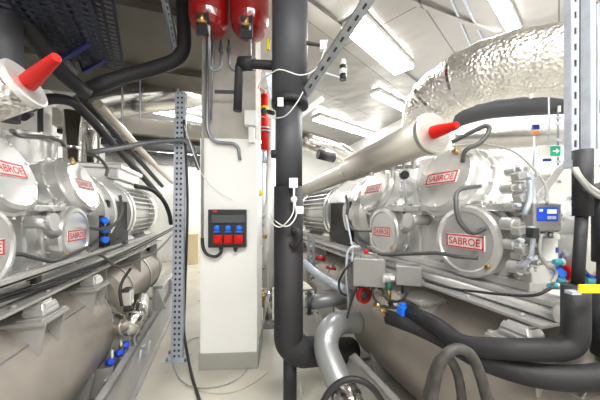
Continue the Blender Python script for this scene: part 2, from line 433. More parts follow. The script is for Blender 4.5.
def motor(loc, rz, f, label):
    t = thing('electric_motor', label, 'motor', loc, rz)
    c = V((-.42, 0, 1.56))
    A = lambda y: V((-.40, f * y, 1.56))
    mb = MB().lathe(A(.86), (0, f, 0), [(0, .30), (.05, .36), (.10, .40), (.22, .40), (.22, .44), (.28, .44)], 40)
    mb.lathe(A(1.10), (0, f, 0), [(0, .36), (.50, .36)], 40)
    mb.lathe(A(1.58), (0, f, 0), [(0, .44), (.07, .44), (.10, .40), (.13, .37)], 40)
    bolt_ring(mb, A(1.14), (0, -f, 0), .42, 14)
    mb.build('coupling_housing', silver2, t)
    mb = MB()
    mb.obox((-.03, f * 1.33, 1.47), (.05, .60, .46), X=(1, 0, 0), Y=(0, 1, 0), bev=.012)
    mb.build('mesh_guard', grill_m, t)
    # finned body
    mb = MB().lathe(A(1.66), (0, f, 0), [(0, .36), (1.20, .36)], 40)
    nf = 36
    for k in range(nf):
        a = 2 * PI * k / nf
        if math.sin(a) > .93: continue
        u = V((math.cos(a), 0, math.sin(a)))
        mid = A(2.26) + u * .395
        mb.obox(mid, (.07, 1.18, .010), X=u, Y=(0, 1, 0))
    mb.build('finned_body', silver, t)
    MB().lathe(A(1.68), (0, f, 0), [(0, .45), (.07, .45), (.09, .40)], 40).build('end_bell', silver2, t)
    mb = MB().lathe(A(2.80), (0, f, 0), [(0, .43), (.24, .43), (.30, .38), (.32, .30), (.32, 0)], 40)
    mb.build('end_bell', silver2, t)
    mb = MB().prism([(-.62, f * 1.72, 1.90), (-.62, f * 2.45, 1.90), (-.16, f * 2.45, 1.90), (-.16, f * 1.72, 1.90)], (0, 0, .08), .015)
    mb.build('terminal_base', silver, t)
    mb = MB().box((-.62, min(f * 1.68, f * 2.5), 1.98), (-.12, max(f * 1.68, f * 2.5), 2.12), .02)
    mb.box((-.66, min(f * 1.64, f * 2.54), 2.10), (-.08, max(f * 1.64, f * 2.54), 2.16), .015)
    mb.build('terminal_box', boxm if False else silver2, t)
    mb = MB()
    for yy in (1.75, 2.65):
        mb.prism([(-.02, f * (yy - .08), 1.19), (-.02, f * (yy + .28), 1.19), (-.14, f * (yy + .22), 1.36), (-.14, f * (yy - .02), 1.36)], (-.10, 0, 0), .006)
    mb.box((-.8, min(f * 1.62, f * 3.0), 1.19), (.0, max(f * 1.62, f * 3.0), 1.23), .004)
    mb.build('foot', frame_m, t)
    mb = MB()
    mb.obox((.0, f * 1.22, 1.24), (.012, .34, .09), X=(1, 0, 0), Y=(0, 1, 0))
    mb.build('vent_grille', grill_m, t)
    return t
mot_L = motor((-1.05, YL, 0), 0, 1, 'finned silver electric motor beyond the left compressor')
mot_R = motor((1.40, YR, 0), PI, -1, 'finned silver electric motor beyond the right compressor, partly behind the thick black pipe')
def tank(loc, rz, f, label, far_label):
    t = thing('oil_separator_tank', label, 'tank', loc, rz, None)
    o = V((-.35, -f * 2.0, .54)); R = .50
    L = 2.0 + .75
    prof = [(0, R)] + [(x, R) for x in (.9, 1.8, L - .05)] + [(L, R * .985)]
    for k in range(1, 9):
        a = k / 8 * PI / 2
        prof.append((L + math.sin(a) * .16, R * .985 * math.cos(a)))
    MB().lathe(o, (0, f, 0), prof, 56).build('shell', steel, t)
    # weld seams
    mb = MB()
    for y in (1.05, L - .03):
        mb.lathe(o + V((0, f * y, 0)), (0, f, 0), [(-.006, R), (-.003, R + .004), (.003, R + .004), (.006, R)], 56)
    a = math.radians(38)
    mb.sweep([o + V((math.cos(a) * R, 0, math.sin(a) * R)), o + V((math.cos(a) * R, f * L, math.sin(a) * R))], .005, 6)
    mb.build('weld_seam', dull, t)
    # brackets carrying the vibration mounts
    for y in (-.74, -.07, .56):
        mb = MB()
        y = f * y
        mb.box((-.10, y - .12, .955), (.13, y + .12, .975), .003)
        for s in (-.09, .09):
            mb.prism([(.12, y + s - .006, .955), (-.12, y + s - .006, .955), (-.12, y + s - .006, .88), (.09, y + s - .006, .78)], (0, .012, 0))
        mb.bolt((.11, y - .10, .975), (0, 0, 1)); mb.bolt((.11, y + .10, .975), (0, 0, 1))
        mb.build('mount_bracket', frame_m, t)
    # saddle feet
    for y in (.45, -.9):
        MB().prism([(-.75, f * y, .02), (.05, f * y, .02), (.10, f * y, .30), (-.80, f * y, .30)], (0, f * .03, 0)).build('saddle', frame_m, t)
    # far vessel
    t2 = thing('oil_receiver_tank', far_label, 'tank', loc, rz)
    o = V((-.33, f * 1.35, .60)); R = .38
    MB().lathe(o, (0, f, 0), [(-.10, .0), (-.09, R * .5), (-.05, R * .85), (0, R), (1.9, R), (1.95, R * .85), (1.99, R * .5), (2.0, 0)], 44).build('shell', steel, t2)
    for y in (.3, 1.1, 1.75): MB().lathe(o + V((0, f * y, 0)), (0, f, 0), [(-.03, R + .012), (.03, R + .012)], 44).build('band', frame_m, t2)
    return t, t2
tank((-1.05, YL, 0), 0, 1, 'large weathered steel tank under the left compressor', 'smaller steel tank under the left motor')
tank((1.40, YR, 0), PI, -1, 'large weathered steel tank under the right compressor behind black hoses', 'smaller steel tank under the right motor')
def mount(loc, label):
    t = thing('vibration_mount', label, 'mount', loc, 0, 'silver vibration mounts under the machine frames')
    MB().box((-.065, -.09, 0), (.065, .09, .010), .003).build('foot_plate', frame_m, t)
    mb = MB(); b = [(-.055, -.075), (.055, -.075), (.055, .075), (-.055, .075)]
    lo = [mb.bm.verts.new((x, y, .009)) for x, y in b]; mi = [mb.bm.verts.new((x, y, .045)) for x, y in b]
    hi = [mb.bm.verts.new((x * .7, y * .7, .09)) for x, y in b]
    for A, B in ((lo, mi), (mi, hi)):
        for i in range(4): mb.bm.faces.new((A[i], A[(i + 1) % 4], B[(i + 1) % 4], B[i]))
    mb.bm.faces.new(hi); mb.bm.faces.new(list(reversed(lo)))
    bmesh.ops.bevel(mb.bm, geom=list(mb.bm.edges), offset=.012, segments=2, affect='EDGES')
    mb.build('cap', silver2, t)
    return t
for (x, y, l) in ((-1.0, YL - .07, 'silver vibration mount on the left tank, nearer of the two in view'),
                  (-1.0, YL + .56, 'silver vibration mount on the left tank, near the tank end'),
                  (1.35, YR - .74, 'silver vibration mount on the right tank below the beam end')):
    mount((x, y, .975), l)
def skid(loc, rz, f, label, near):
    t = thing('machine_frame', label, 'frame', loc, rz)
    y0, y1 = near, 3.1
    mb = MB()
    ya, yb = sorted((f * y0, f * y1))
    mb.box((-.10, ya, 1.10), (-.06, yb, 1.19))
    mb.box((-.12, ya, 1.165), (.02, yb, 1.188), .003)          # top flange
    mb.box((-.10, ya, 1.075), (.075, yb, 1.092), .003)         # bottom lip
    for k in range(int((y1 - y0) / .28)):
        mb.bolt((.045, f * (y0 + .1 + k * .28), 1.092), (0, 0, 1), .012)
    mb.build('front_beam', frame_m, t)
    mb = MB().cyl((-.03, ya, 1.135), (-.03, yb, 1.135), .042, seg=20)
    mb.build('pipe_rail', silver, t)
    mb = MB().box((-.98, ya, 1.075), (-.86, yb, 1.19), .004); mb.build('rear_beam', frame_m, t)
    for y in (y0 + .03, .9, 1.9, 3.0): MB().box((-.9, f * y - .04, 1.08), (-.1, f * y + .04, 1.17)).build('cross_member', frame_m, t)
    for y in (.98, 2.1, 3.05):
        mb = MB().box((-.14, f * y - .05, .30), (-.09, f * y + .05, 1.10)); mb.box((-.14, f * y - .05, .30), (.02, f * y - .038, 1.08))
        mb.build('upright', frame_m, t)
        MB().box((-.95, f * y - .05, .30), (-.9, f * y + .05, 1.10)).build('upright', frame_m, t)
    # ground channel
    mb = MB()
    ya2, yb2 = sorted((f * -1.6, f * 3.6))
    mb.box((.30, ya2, .02), (.335, yb2, .33), .004); mb.box((.25, ya2, .30), (.335, yb2, .33), .004); mb.box((.16, ya2, .0), (.37, yb2, .03))
    for y in (.9, 1.5, 2.2, 2.9): mb.box((.20, f * y - .01, .03), (.31, f * y + .01, .31))
    mb.build('ground_channel', frame_m, t)
    for y in (-1.5, .9, 2.0, 3.4): MB().box((-.95, f * y - .06, .0), (.30, f * y + .06, .03)).build('cross_channel', frame_m, t)
    MB().box((-1.0, ya2, .0), (-.93, yb2, .3)).build('ground_channel', frame_m, t)
    return t
skid((-1.05, YL, 0), 0, 1, 'grey steel skid frame carrying the left compressor and motor', -1.5)
skid((1.40, YR, 0), PI, -1, 'grey steel skid frame carrying the right compressor and motor', -.84)
# sheet metal covers beside far tanks
def side_panel(pts, thick, m, label):
    o = MB().prism(pts, thick).build('sloping_cover_panel', m)
    return tag(o, label, 'panel')
# ================================================================= hoses and cables on the machines
def cable(name, pts, r, m, label, cat='cable', group=None, seg=8):
    return pipe(name, pts, r, m, label, cat, None, seg=seg, curved=True, group=group)
# right compressor hoses
cable('oil_hose', [P(480, 186, 1.50), P(459, 190, 1.46), P(456, 205, 1.42), P(460, 222, 1.40), P(472, 233, 1.40), P(484, 229, 1.42)], .013, greyrub, 'short grey oil hose hanging between two covers of the right compressor', 'hose')
cable('oil_hose', [P(346, 196, 2.3), P(348, 205, 2.25), P(347, 218, 2.25), P(353, 229, 2.2), P(372, 231, 2.15)], .014, greyrub, 'dark hose beside the black mesh guard of the right motor', 'hose')
cable('oil_hose', [P(366, 246, 2.05), P(380, 254, 2.0), P(405, 254, 1.85), P(435, 253, 1.62), P(455, 256, 1.48), P(478, 258, 1.40)], .0125, greyrub, 'long grey oil hose running under the lower covers of the right compressor', 'hose')
cable('discharge_hose', [P(462, 162, 1.62), P(466, 150, 1.58), P(480, 143, 1.55), P(489, 131, 1.55), P(486, 126, 1.56), P(474, 131, 1.6), P(452, 142, 1.68)], .014, greyrub, 'dark hose arching over the top right head beside the red plug', 'hose')
cable('sensor_cable', [P(452, 146, 1.6), P(480, 144, 1.6), P(510, 150, 1.5), P(530, 165, 1.35), P(545, 185, 1.22), P(547, 203, 1.16)], .006, wireg, 'thin grey cable curving down to the blue-faced controller')
# left compressor hoses
cable('oil_hose', [P(0, 259, 1.35), P(18, 254, 1.45), P(36, 258, 1.55), P(55, 261, 1.7), P(72, 254, 1.85), P(88, 247, 2.0)], .013, greyrub, 'long grey oil hose along the frame of the left compressor', 'hose')
cable('oil_hose', [P(12, 131, 1.6), P(22, 136, 1.7), P(45, 137, 1.9), P(60, 141, 2.05), P(64, 146, 2.1)], .015, greyrub, 'dark hose across the top of the nearer left head', 'hose')
cable('oil_hose', [P(88, 153, 2.5), P(99, 158, 2.45), P(107, 168, 2.42), P(106, 176, 2.4)], .014, greyrub, 'short curved hose above the plate of the farther left head', 'hose')
cable('oil_hose', [P(90, 228, 2.1), P(104, 229, 2.2), P(117, 222, 2.3), P(122, 210, 2.35), P(120, 196, 2.4)], .014, greyrub, 'dark hose looping past the blue caps of the left compressor', 'hose')
cable('motor_cable', [P(135, 186, 3.2), P(152, 190, 3.4), P(163, 200, 3.5), P(169, 213, 3.6), P(171, 224, 3.7)], .028, rubber, 'thick black cable curving over the left motor')
for i, (dy, l) in enumerate(((0, 'upper black cable along the left frame edge'), (4, 'lower black cable along the left frame edge'))):
    cable('power_cable', [P(-10, 300 + dy, 1.2), P(30, 288 + dy, 1.45), P(70, 274 + dy, 1.78), P(110, 258 + dy * .8, 2.25), P(145, 242 + dy * .6, 3.0), P(176, 226 + dy * .4, 4.2)], .010, rubber, l, group='black cables clipped along the left frame')
cable('control_cable', [P(92, 252, 2.05), P(104, 257, 2.15), P(118, 267, 2.3), P(135, 262, 2.5), P(160, 248, 3.1), P(178, 228, 4.2)], .011, greyrub, 'grey cable sagging beside the left motor feet')
cable('control_cable', [P(131, 268, 2.35), P(123, 280, 2.3), P(120, 292, 2.25), P(122, 306, 2.25)], .013, rubber, 'black cable dropping beside the silver actuator box')
cable('lip_cable', [P(425, 281, 1.62), P(450, 288, 1.45), P(480, 292, 1.28), P(510, 295, 1.13), P(535, 295, 1.03), P(553, 287, 1.0)], .0065, rubber, 'thin black cable clipped along the right frame beam')
# blue caps left
t = thing('blue_cap_column', 'column of three blue caps left of the black mesh guard on the left motor', 'valve', P(102, 245, 2.3))
mb = MB().cyl((0, 0, -.02), (0, 0, .26), .022); mb.build('manifold', blackp, t)
for k in range(3):
    b = V((.02, -.02, .05 + k * .085)); MB().lathe(b, (.6, -.8, 0), [(0, .03), (.04, .03), (.05, .024)], 12).build('cap', blue2, t)
# ---------------------------------------------------------------- insulated pipes with red plugs
def capped_pipe(pts, radii, label, plug_tip, m):
    pts = [V(p) for p in pts]
    t = thing('capped_pipe', label, 'pipe', pts[0])
    o = pts[0]; q = [p - o for p in pts]
    MB().sweep(q, radii, 36).build('cladding', m, t)
    ax = (q[0] - q[1]).normalized(); r = radii[0]
    mb = MB().lathe(q[0], ax, [(-.02, r + .006), (.006, r + .006), (.012, r - .004), (.012, 0)], 40)
    mb.build('end_cap', m if m is brush else foil_l, t)
    tip = V(plug_tip) - o; b = q[0] + ax * .01; d = (tip - b)
    MB().lathe(b - d.normalized() * .01, d, [(0, .040), (d.length * .25, .037), (d.length, .021), (d.length + .006, .018), (d.length + .006, .0)], 24).build('red_plug', red, t)
    return t
e0 = P(432, 133, 1.54); e1 = V((1.24, 1.9, 2.03))
far = P(303, 190, 3.75)
k1 = e0.lerp(far, .40)
capped_pipe([e0, k1, k1.lerp(far, .06), far, far + V((-.06, .35, -.15)), far + V((-.08, .45, -.6))], [.116, .114, .098, .098, .098, .098],
            'clad pipe with a red plug rising over the right compressor', P(458, 125, 1.38), brush)
jt = [q for q in bpy.data.objects if q.get('label') == 'clad pipe with a red plug rising over the right compressor'][0]
for (p, r) in ((k1, .118), (e0.lerp(far, .9), .104)): rings('joint_band', [(p - e0, far - e0, r)], brush, jt)
l0 = P(25, 84, 1.33); ldir = V((-.86, .12, -.42)).normalized()
capped_pipe([l0, l0 + ldir * .35, l0 + ldir * .8], [.112, .112, .112], 'foil-clad pipe stub with a red plug at the top left', P(57, 57, 1.17), foil)
# ---------------------------------------------------------------- column and distribution board
cL = V((-.19, 2.78, 0)); cR = V((.358, 2.645, 0)); cdir = (cR - cL).normalized(); ca = math.atan2(cdir.y, cdir.x)
ct = thing('support_column', 'white square concrete column standing in the aisle', 'column', (cL + cR) / 2, ca)
W = (cR - cL).length
MB().box((-W / 2, 0, .16), (W / 2, W, 2.32), .004).build('painted_shaft', white, ct)
MB().box((-W / 2 + .015, .015, 2.32), (W / 2 - .015, W - .015, ZC - .01), .004).build('upper_shaft', col_shade, ct)  # same column, only less lit up here; the dimness is in its colour
MB().box((-W / 2 - .012, -.012, 0), (W / 2 + .012, W + .012, .165), .004).build('plinth', plinth, ct)
CM = Matrix.Translation((cL + cR) / 2) @ Matrix.Rotation(ca, 4, 'Z'); CMI = CM.inverted()
def onface(px, py, off=0.0):
    """point on the column's front plane, in column coordinates"""
    a = CMI @ CAM; r = CMI.to_3x3() @ ray(px, py)
    return a + r * ((-off - a.y) / r.y)
def wall_box(name, x0, y0, x1, y1, dep, m, parent, base=0.0, bev=.004):
    a = onface(x0, y0, base); b = onface(x1, y1, base); o0 = parent_off(parent)
    return MB().box((min(a.x, b.x) - o0.x, -base - dep, min(a.z, b.z) - o0.z), (max(a.x, b.x) - o0.x, -base, max(a.z, b.z) - o0.z), bev).build(name, m, parent)
_off = {}
def parent_off(p):
    return _off.get(p.name, V((0, 0, 0)))
c0 = onface(228.5, 247); w0 = CM @ V((c0.x, 0, c0.z))
bt = thing('power_distribution_board', 'black socket board with blue and red sockets on the white column', 'electrical box', w0, ca)
_off[bt.name] = V((c0.x, 0, c0.z))
wall_box('enclosure', 210, 209.5, 247, 246.5, .075, blackp, bt, 0, .008)
lid = wall_box('lid', 212, 214.5, 245.5, 223, .022, glassy, bt, .075, .005)
wall_box('breaker_row', 215, 217, 243, 220.5, .006, whitep if False else dark, lid, .097, .001)
wall_box('red_label', 213, 210.3, 217, 212.3, .003, redl, bt, .075, 0)
for px in (217.5, 228.5, 239.3):
    c = onface(px, 228, .075) - _off[bt.name]
    s = MB().lathe(c, (0, -1, .0), [(0, .029), (.02, .029), (.03, .024), (.034, .012), (.034, 0)], 18).build('blue_socket', blue2, bt)
    MB().box((c.x - .03, c.y - .035, c.z - .042), (c.x + .03, c.y - .0, c.z - .028), .002).build('flap_lip', blue2, s)
for px in (218.3, 228.6, 238.8):
    c = onface(px, 239.3, .075) - _off[bt.name]
    s = MB().box((c.x - .041, c.y - .028, c.z - .045), (c.x + .041, c.y, c.z + .045), .006).build('red_socket', red, bt)
    MB().lathe(c + V((0, -.028, 0)), (0, -1, -.12), [(0, .036), (.016, .036), (.02, .03), (.02, 0)], 18).build('round_cap', red, s)
for px in (221, 235.5):
    c = onface(px, 247, .04) - _off[bt.name]
    MB().lathe(c + V((0, 0, .005)), (0, 0, -1), [(0, .022), (.03, .022), (.035, .016), (.05, .016)], 12).build('cable_gland', blackp, bt)
def face_w(px, py, off): return CM @ onface(px, py, off)
cable('supply_cable', [face_w(221, 248, .04), face_w(220.5, 253, .05), face_w(215, 256.5, .05), face_w(207, 254, .04), face_w(203, 247, .03), face_w(202.3, 238, .02)], .016, rubber, 'thick black cable looping into the socket board')
pipe('wall_conduit', [face_w(202.3, 240, .02), face_w(203, 60, .02)], .012, wireg, 'thin grey conduit up the left edge of the column', 'conduit')
pipe('wall_conduit', [face_w(208, -8, .03), face_w(207, 130, .03), face_w(213, 142, .03), face_w(238, 144, .03), face_w(240, 160, .03)], .016, galvd, 'grey conduit bending across the column top', 'conduit', rad=.07)
pipe('wall_conduit', [face_w(213, -8, .03), face_w(213, 40, .03), face_w(211, 120, .03)], .010, galvd, 'slim conduit beside the bent one on the column top', 'conduit', rad=.07)
jb2 = thing('junction_box', 'small white junction box on the right edge of the column', 'electrical box', face_w(252, 128, 0), ca)
MB().box((-.065, -.09, 0), (.055, 0, .15), .01).build('enclosure', whitep, jb2)
MB().box((-.03, -.06, -.16), (.03, -.0, 0), .005).build('trunking', wirew, jb2)
# red vessels
for (px, py, lab) in ((209, 35, 'dark red vessel high on the column, left of the pair'), (250, 38, 'dark red vessel high on the column, right of the pair')):
    b = P(px, py, 2.33)
    t = thing('red_pressure_vessel', lab, 'vessel', b, 0, 'red vessels at the top of the column')
    R = .172
    prof = [(0, .03), (.008, .07), (.04, .13), (.085, .16), (.14, R), (ZC - b.z - .1, R), (ZC - b.z - .03, R * .6)]
    MB().lathe((0, 0, 0), (0, 0, 1), prof, 36).build('shell', redp, t)
    d = V((-FW.x, -FW.y, 0))
    MB().bar(d * .14 + V((0, 0, .18)), d * .15 + V((0, 0, -.10)), .10, .025, up=d).build('valve_bracket', blackp, t)
    v = MB(); v.cyl(d * .17 + V((0, 0, .06)), d * .17 + V((0, 0, -.02)), .022, seg=10); v.cyl(d * .17 + V((-.04, 0, .0)), d * .17 + V((.04, 0, 0)), .014, seg=8)
    v.build('valve', brass, t)
    sg = 1 if px < 230 else -1
    pts = [P(px, 25, 2.15), P(px, 66, 2.4), P(px + sg * 4, 71, 2.42), P(px + sg * 10, 70, 2.42), P(px + sg * (12 if sg > 0 else 21), 66, 2.42), P(px + sg * (12 if sg > 0 else 21), 54, 2.42)]
    if sg < 0: pts[2] = P(px - 6, 71, 2.42); pts[3] = P(px - 16, 71, 2.42)
    MB().sweep([p - b for p in smooth_path(pts, .05)], .013, 8).build('siphon_pipe', galvd, t)
    q = pts[-1] - b
    MB().lathe(q, (0, 0, 1), [(0, .014), (.02, .022), (.05, .022), (.06, .016), (.11, .012), (.13, .012)], 12).build('vent_nozzle', dark, t)
# ---------------------------------------------------------------- thick black pipe in the middle
t = thing('thick_black_pipe', 'thick black insulated pipe standing right of the column', 'pipe', P(289, 417, 2.0))
o = t.location.copy()
def seg_part(name, pts, r, m, parent, rad=.16, seg=28):
    o = parent.location
    return MB().sweep([p - o for p in smooth_path(pts, rad, 8)], r, seg).build(name, m, parent)
seg_part('upper_sleeve', [P(290, -25, 2.0), P(290, 103, 2.0)], .138, foamg, t)
seg_part('middle_sleeve', [P(289, 100, 2.0), P(289, 190, 2.0)], .102, foamg, t)
seg_part('lower_sleeve', [P(288.5, 187, 2.0), P(288.5, 343, 2.0), P(300, 352, 2.0), P(350, 350, 2.45)], .112, foam, t)
seg_part('collar', [P(290, 100, 2.0), P(290, 107, 2.0)], .142, foam, t)
seg_part('standpipe', [P(290, 345, 2.0), P(290, 417, 2.0)], .052, foam, t)
mb = MB()
mb.cyl(P(280, 154, 2.0) - o, P(271.5, 154, 1.98) - o, .032, seg=14)
mb.build('side_stub', foam, t)
mb = MB().sweep([p - o for p in curve_path([P(292, 230, 1.88), P(298, 232, 1.86), P(299, 240, 1.86), P(295, 246, 1.88), P(291, 244, 1.9)])], .022, 10)
mb.build('foam_loop', foam, t)
# elbow pipe from the left
t = thing('small_black_pipe', 'small black foam pipe hanging down in front of the column top', 'pipe', P(238, 110, 2.2))
seg_part('hanging_run', [P(237.5, 111, 2.2), P(239.5, 63, 2.2), P(280, 66, 2.05)], .036, foam, t, .05)
seg_part('elbow_sleeve', [P(240, 63.5, 2.2), P(254, 63.5, 2.16)], .055, foam, t)
# white tags on thick pipe
t = thing('white_sensor_box', 'small white sensor box with a round white cap on the thick black pipe', 'sensor', P(293, 205, 1.85))
o = t.location
MB().obox(P(293.5, 183, 1.86) - o, (.062, .03, .07), X=RT, Y=FW, bev=.004).build('box', whitep, t)
MB().cyl(P(294, 188, 1.85) - o, P(294, 200, 1.85) - o, .008, seg=8).build('stem', wirew, t)
MB().ball(P(294, 199.5, 1.85) - o, .025).build('cap', whitep, t)
MB().obox(P(300, 210, 1.86) - o, (.05, .04, .055), X=RT, Y=FW, bev=.004).build('connector', whitep, t)
cable('white_wire', [P(294, 202, 1.84), P(293, 213, 1.83), P(287, 222, 1.82), P(280, 227, 1.86), P(273, 224, 1.9), P(266, 217, 2.1)], .0045, wirew, 'white wires draped across the thick black pipe from the sensor', 'wire')
cable('white_wire', [P(295, 202, 1.84), P(296, 216, 1.83), P(288, 226, 1.82), P(278, 223, 1.9), P(270, 214, 2.1)], .005, wirew, 'second white wire draped below the white sensor box', 'wire')
cable('white_wire', [P(327, 40, 1.9), P(318, 66, 1.85), P(302, 75, 1.83), P(283, 70, 1.82), P(275, 71, 1.84), P(262, 80, 2.1), P(258, 88, 2.4)], .004, wirew, 'white wire crossing the upper black pipe', 'wire')
cable('white_wire', [P(303, 92, 1.83), P(296, 104, 1.82), P(285, 116, 1.83), P(272, 118, 1.95), P(258, 116, 2.4)], .0035, wirew, 'white wire sagging below the pipe collar to the white junction box', 'wire')
tag(MB().obox(P(280.5, 102, 1.83), (.04, .006, .06), X=RT, Y=FW).build('paper_tag', whitep), 'small white tag on the upper black pipe beside the collar', 'tag')
# clear trunking behind
t = thing('label_holder', 'tilted clear label holder against the upper black pipe', 'holder', P(271, 100, 2.05))
MB().obox(P(271, 86, 2.05) - t.location, (.05, .015, .21), X=RT + V((0, 0, .2)), Y=FW).build('holder', galv, t)
MB().obox(P(275, 84, 2.03) - t.location, (.016, .012, .14), X=RT + V((0, 0, .2)), Y=FW).build('strip', whitep, t)
tag(MB().lathe(P(268, 50, 2.1), (0.05, 0, 1), [(0, .016), (.08, .016), (.09, .01)], 12).build('yellow_lever', yellow), 'small yellow lever left of the upper black pipe', 'lever')
# red riser with fire band
t = thing('red_riser_pipe', 'red pipe with a yellow band between column and black pipe', 'pipe', P(262, 160, 3.0))
o = t.location
MB().cyl(P(264.5, 97, 3.3) - o, P(264.5, 150, 3.3) - o, .045, seg=18).build('riser', red, t)
MB().lathe(P(264.5, 97, 3.3) - o, (0, 0, 1), [(0, .05), (.03, .045), (.06, .0)], 18).build('dome', red, t)
MB().cyl(P(264.5, 110, 3.3) - o, P(264.5, 107, 3.3) - o, .053, seg=18).build('yellow_band', yellow, t)
for y in (128, 131): MB().cyl(P(264.5, y, 3.3) - o, P(264.5, y + 1, 3.3) - o, .07, seg=16).build('flange', galv, t)
mb = MB().cyl(P(264.5, 150, 3.3) - o, P(264.5, 163, 3.3) - o, .03, seg=12); mb.build('drop_pipe', galv, t)
t = thing('lever_valve', 'black lever valve beside the yellow band of the red pipe', 'valve', P(266, 113, 2.7))
MB().cyl(P(264, 111, 2.7) - t.location, P(273, 113, 2.5) - t.location, .022, seg=10).build('lever', blackp, t)
MB().ball(P(264, 111, 2.7) - t.location, .035).build('hub', dark, t)
cable('pink_hose', [P(263, 66, 3.2), P(257, 76, 3.1), P(258, 86, 3.1), P(266, 92, 3.1)], .022, mat('pink_hose_m', (.6, .38, .36), .5), 'pale pink hose curving beside the column top', 'hose')
# foil-wrapped upright
t = thing('foil_wrapped_pipe', 'foil-wrapped upright pipe left of the thick black pipe', 'pipe', P(269, 325, 3.4))
o = t.location
MB().sweep([P(270, 120, 3.4) - o, P(270, 200, 3.4) - o, P(269, 210, 3.4) - o, P(268.5, 286, 3.4) - o], [.06, .06, .095, .095], 24).build('wrap', foil_l, t)
MB().cyl(P(268.5, 286, 3.4) - o, P(268.5, 318, 3.4) - o, .05, seg=16).build('leg', clad, t)
MB().lathe((0, 0, 0), (0, 0, 1), [(0, .13), (.03, .13), (.03, .08), (.08, .07)], 20).build('foot', boxm, t)
t.location.z = max(t.location.z, 0.0)
t = thing('ball_valve', 'small valve with a flat blue lever below the socket board, right of the column', 'valve', P(263, 296, 3.2))
MB().bar(V((-.09, 0, .0)), V((.07, 0, .01)), .03, .012).build('lever', blue, t)
mb = MB().cyl((0, .02, -.1), (0, .02, .06), .025, seg=12); mb.cyl((0, .02, -.02), (.0, .02, .02), .045, seg=12); mb.build('body', brass, t)
t = thing('round_yellow_knob', 'round yellow valve knob right of the column', 'valve', P(260, 193, 2.9))
MB().lathe((0, 0, 0), -FW, [(-.02, .03), (.0, .035), (.02, .035), (.03, .02), (.03, 0)], 18).build('knob', yellow, t)
MB().cyl((0, 0, 0), (-.12, .02, -.14), .025, seg=12).build('stem', galv, t)
# slim lines and fittings in the gap
for i, (px, l) in enumerate(((256.5, 'slim upright tube hard against the column'), (259.5, 'slim upright tube with valves next to the column'), (263, 'slim upright tube next to the foil wrap'))):
    t = thing('slim_tube', l, 'pipe', P(px + 1, 330, 3.6 + i * .1), 0, 'slim tubes in the gap beside the column')
    o = t.location; d = 3.6 + i * .1
    MB().cyl(P(px, 150, d) - o, P(px + 1, 330, d) - o, .014, seg=8).build('tube', galv, t)
    mb = MB()
    for k in range(4):
        y = 200 + k * 28 + i * 9; mb.cyl(P(px + .5, y, d) - o, P(px + .5, y + 5, d) - o, .028, seg=8)
    mb.build('fitting', brass if i == 1 else galvd, t)
# ---------------------------------------------------------------- perforated post
a = P(176.5, 360, 2.776); a.z = 0.0
b = P(180, 92, 2.95)
t = thing('perforated_post', 'tall galvanised perforated post standing left of the column', 'post', a)
mb = MB(); channel(mb, V((0, 0, .01)), b - a, RT, .115, .05, .024, .026, .058, 2); mb.build('upright', galv, t)
shade_strip('hole_shade_strip', V((0, 0, .01)), b - a, RT, .115, .012, t)  # added dark strip so the post holes read as shaded
mb = MB().obox((0, .03, .006), (.24, .20, .012), X=RT, Z=(0, 0, 1))
mb.build('base_plate', galv, t)
mb = MB()
for sx in (-.095, .095):
    for sy in (-.06, .09): mb.bolt(RT * sx + V((0, sy + .02, .012)), (0, 0, 1), .014, .03)
mb.build('anchor_bolt', galvd, t)
cable('floor_cable', [P(184, 120, 2.9), P(187.5, 200, 2.9), P(185, 290, 2.88), P(184, 330, 2.85), P(187, 352, 2.75), P(193, 380, 2.43), P(203, 410, 2.05)], .014, rubber, 'black cable running down beside the perforated post onto the floor')
def fl(px, py, z=.008): return atZ(px, py, z)
cable('grey_floor_cable', [P(268, 250, 2.9), P(268, 285, 2.85), P(265, 315, 2.75), fl(258, 345, .12), fl(247, 370), fl(232, 382), fl(212, 387.5), fl(193, 387), fl(180, 379), fl(173.5, 366), fl(172, 358, .06)], .0065, wireg, 'thin grey cable looping over the floor in front of the column')
cable('grey_floor_cable', [fl(185, 386), fl(205, 392), fl(228, 393), fl(250, 385), fl(268, 372)], .004, mat('tan_wire', (.52, .48, .36), .5), 'faint tan wire on the floor beyond the grey cable loop')
cable('grey_floor_cable', [fl(199, 337), fl(190, 340), fl(183, 349), fl(178, 357, .03)], .005, wireg, 'short grey cable between column foot and post foot')
cable('thin_white_wire', [P(184, 125, 2.7), face_w(200, 170, .05), face_w(214, 188, .02), face_w(232, 200, .02)], .004, wirew, 'thin white wire slanting across the column above the socket board', 'wire')
# ---------------------------------------------------------------- upper left pipes
t = thing('black_overhead_pipe', 'black foam pipe crossing under the brown soffit and turning up', 'pipe', P(120, 78, 2.6))
seg_part('run', [P(182, -30, 2.7), P(185, 58, 2.75), P(150, 70, 2.7), P(118, 78, 2.6), P(84, 92, 2.45)], .068, foam, t, .22)
seg_part('diagonal_run', [P(16, 4, 1.75), P(38, 42, 1.95), P(60, 72, 2.15), P(86, 93, 2.4)], .062, foam, t, .2)
t = thing('black_branch_pipe', 'black foam pipe dropping diagonally behind the left compressor', 'pipe', P(75, 102, 2.7))
seg_part('run', [P(18, 113, 2.3), P(45, 98, 2.5), P(72, 100, 2.7), P(88, 116, 3.0), P(160, 196, 5.6)], .05, foam, t, .2)
seg_part('square_end', [P(18, 113, 2.28), P(24, 109.5, 2.33)], .074, blackp, t)
pipe('black_lateral_pipe', [P(84, 100, 3.0), P(105, 122, 3.6), P(162, 186, 6.4)], .042, foam, 'slimmer black pipe running beside the beige pipe', 'pipe')
pipe('beige_pipe', [P(98, 104, 2.9), P(122, 130, 3.5), P(150, 160, 4.8), P(172, 182, 7)], .052, mat('beige_pipe_m', (.55, .50, .44), .35, .4), 'beige metal pipe slanting down behind the post', 'pipe')
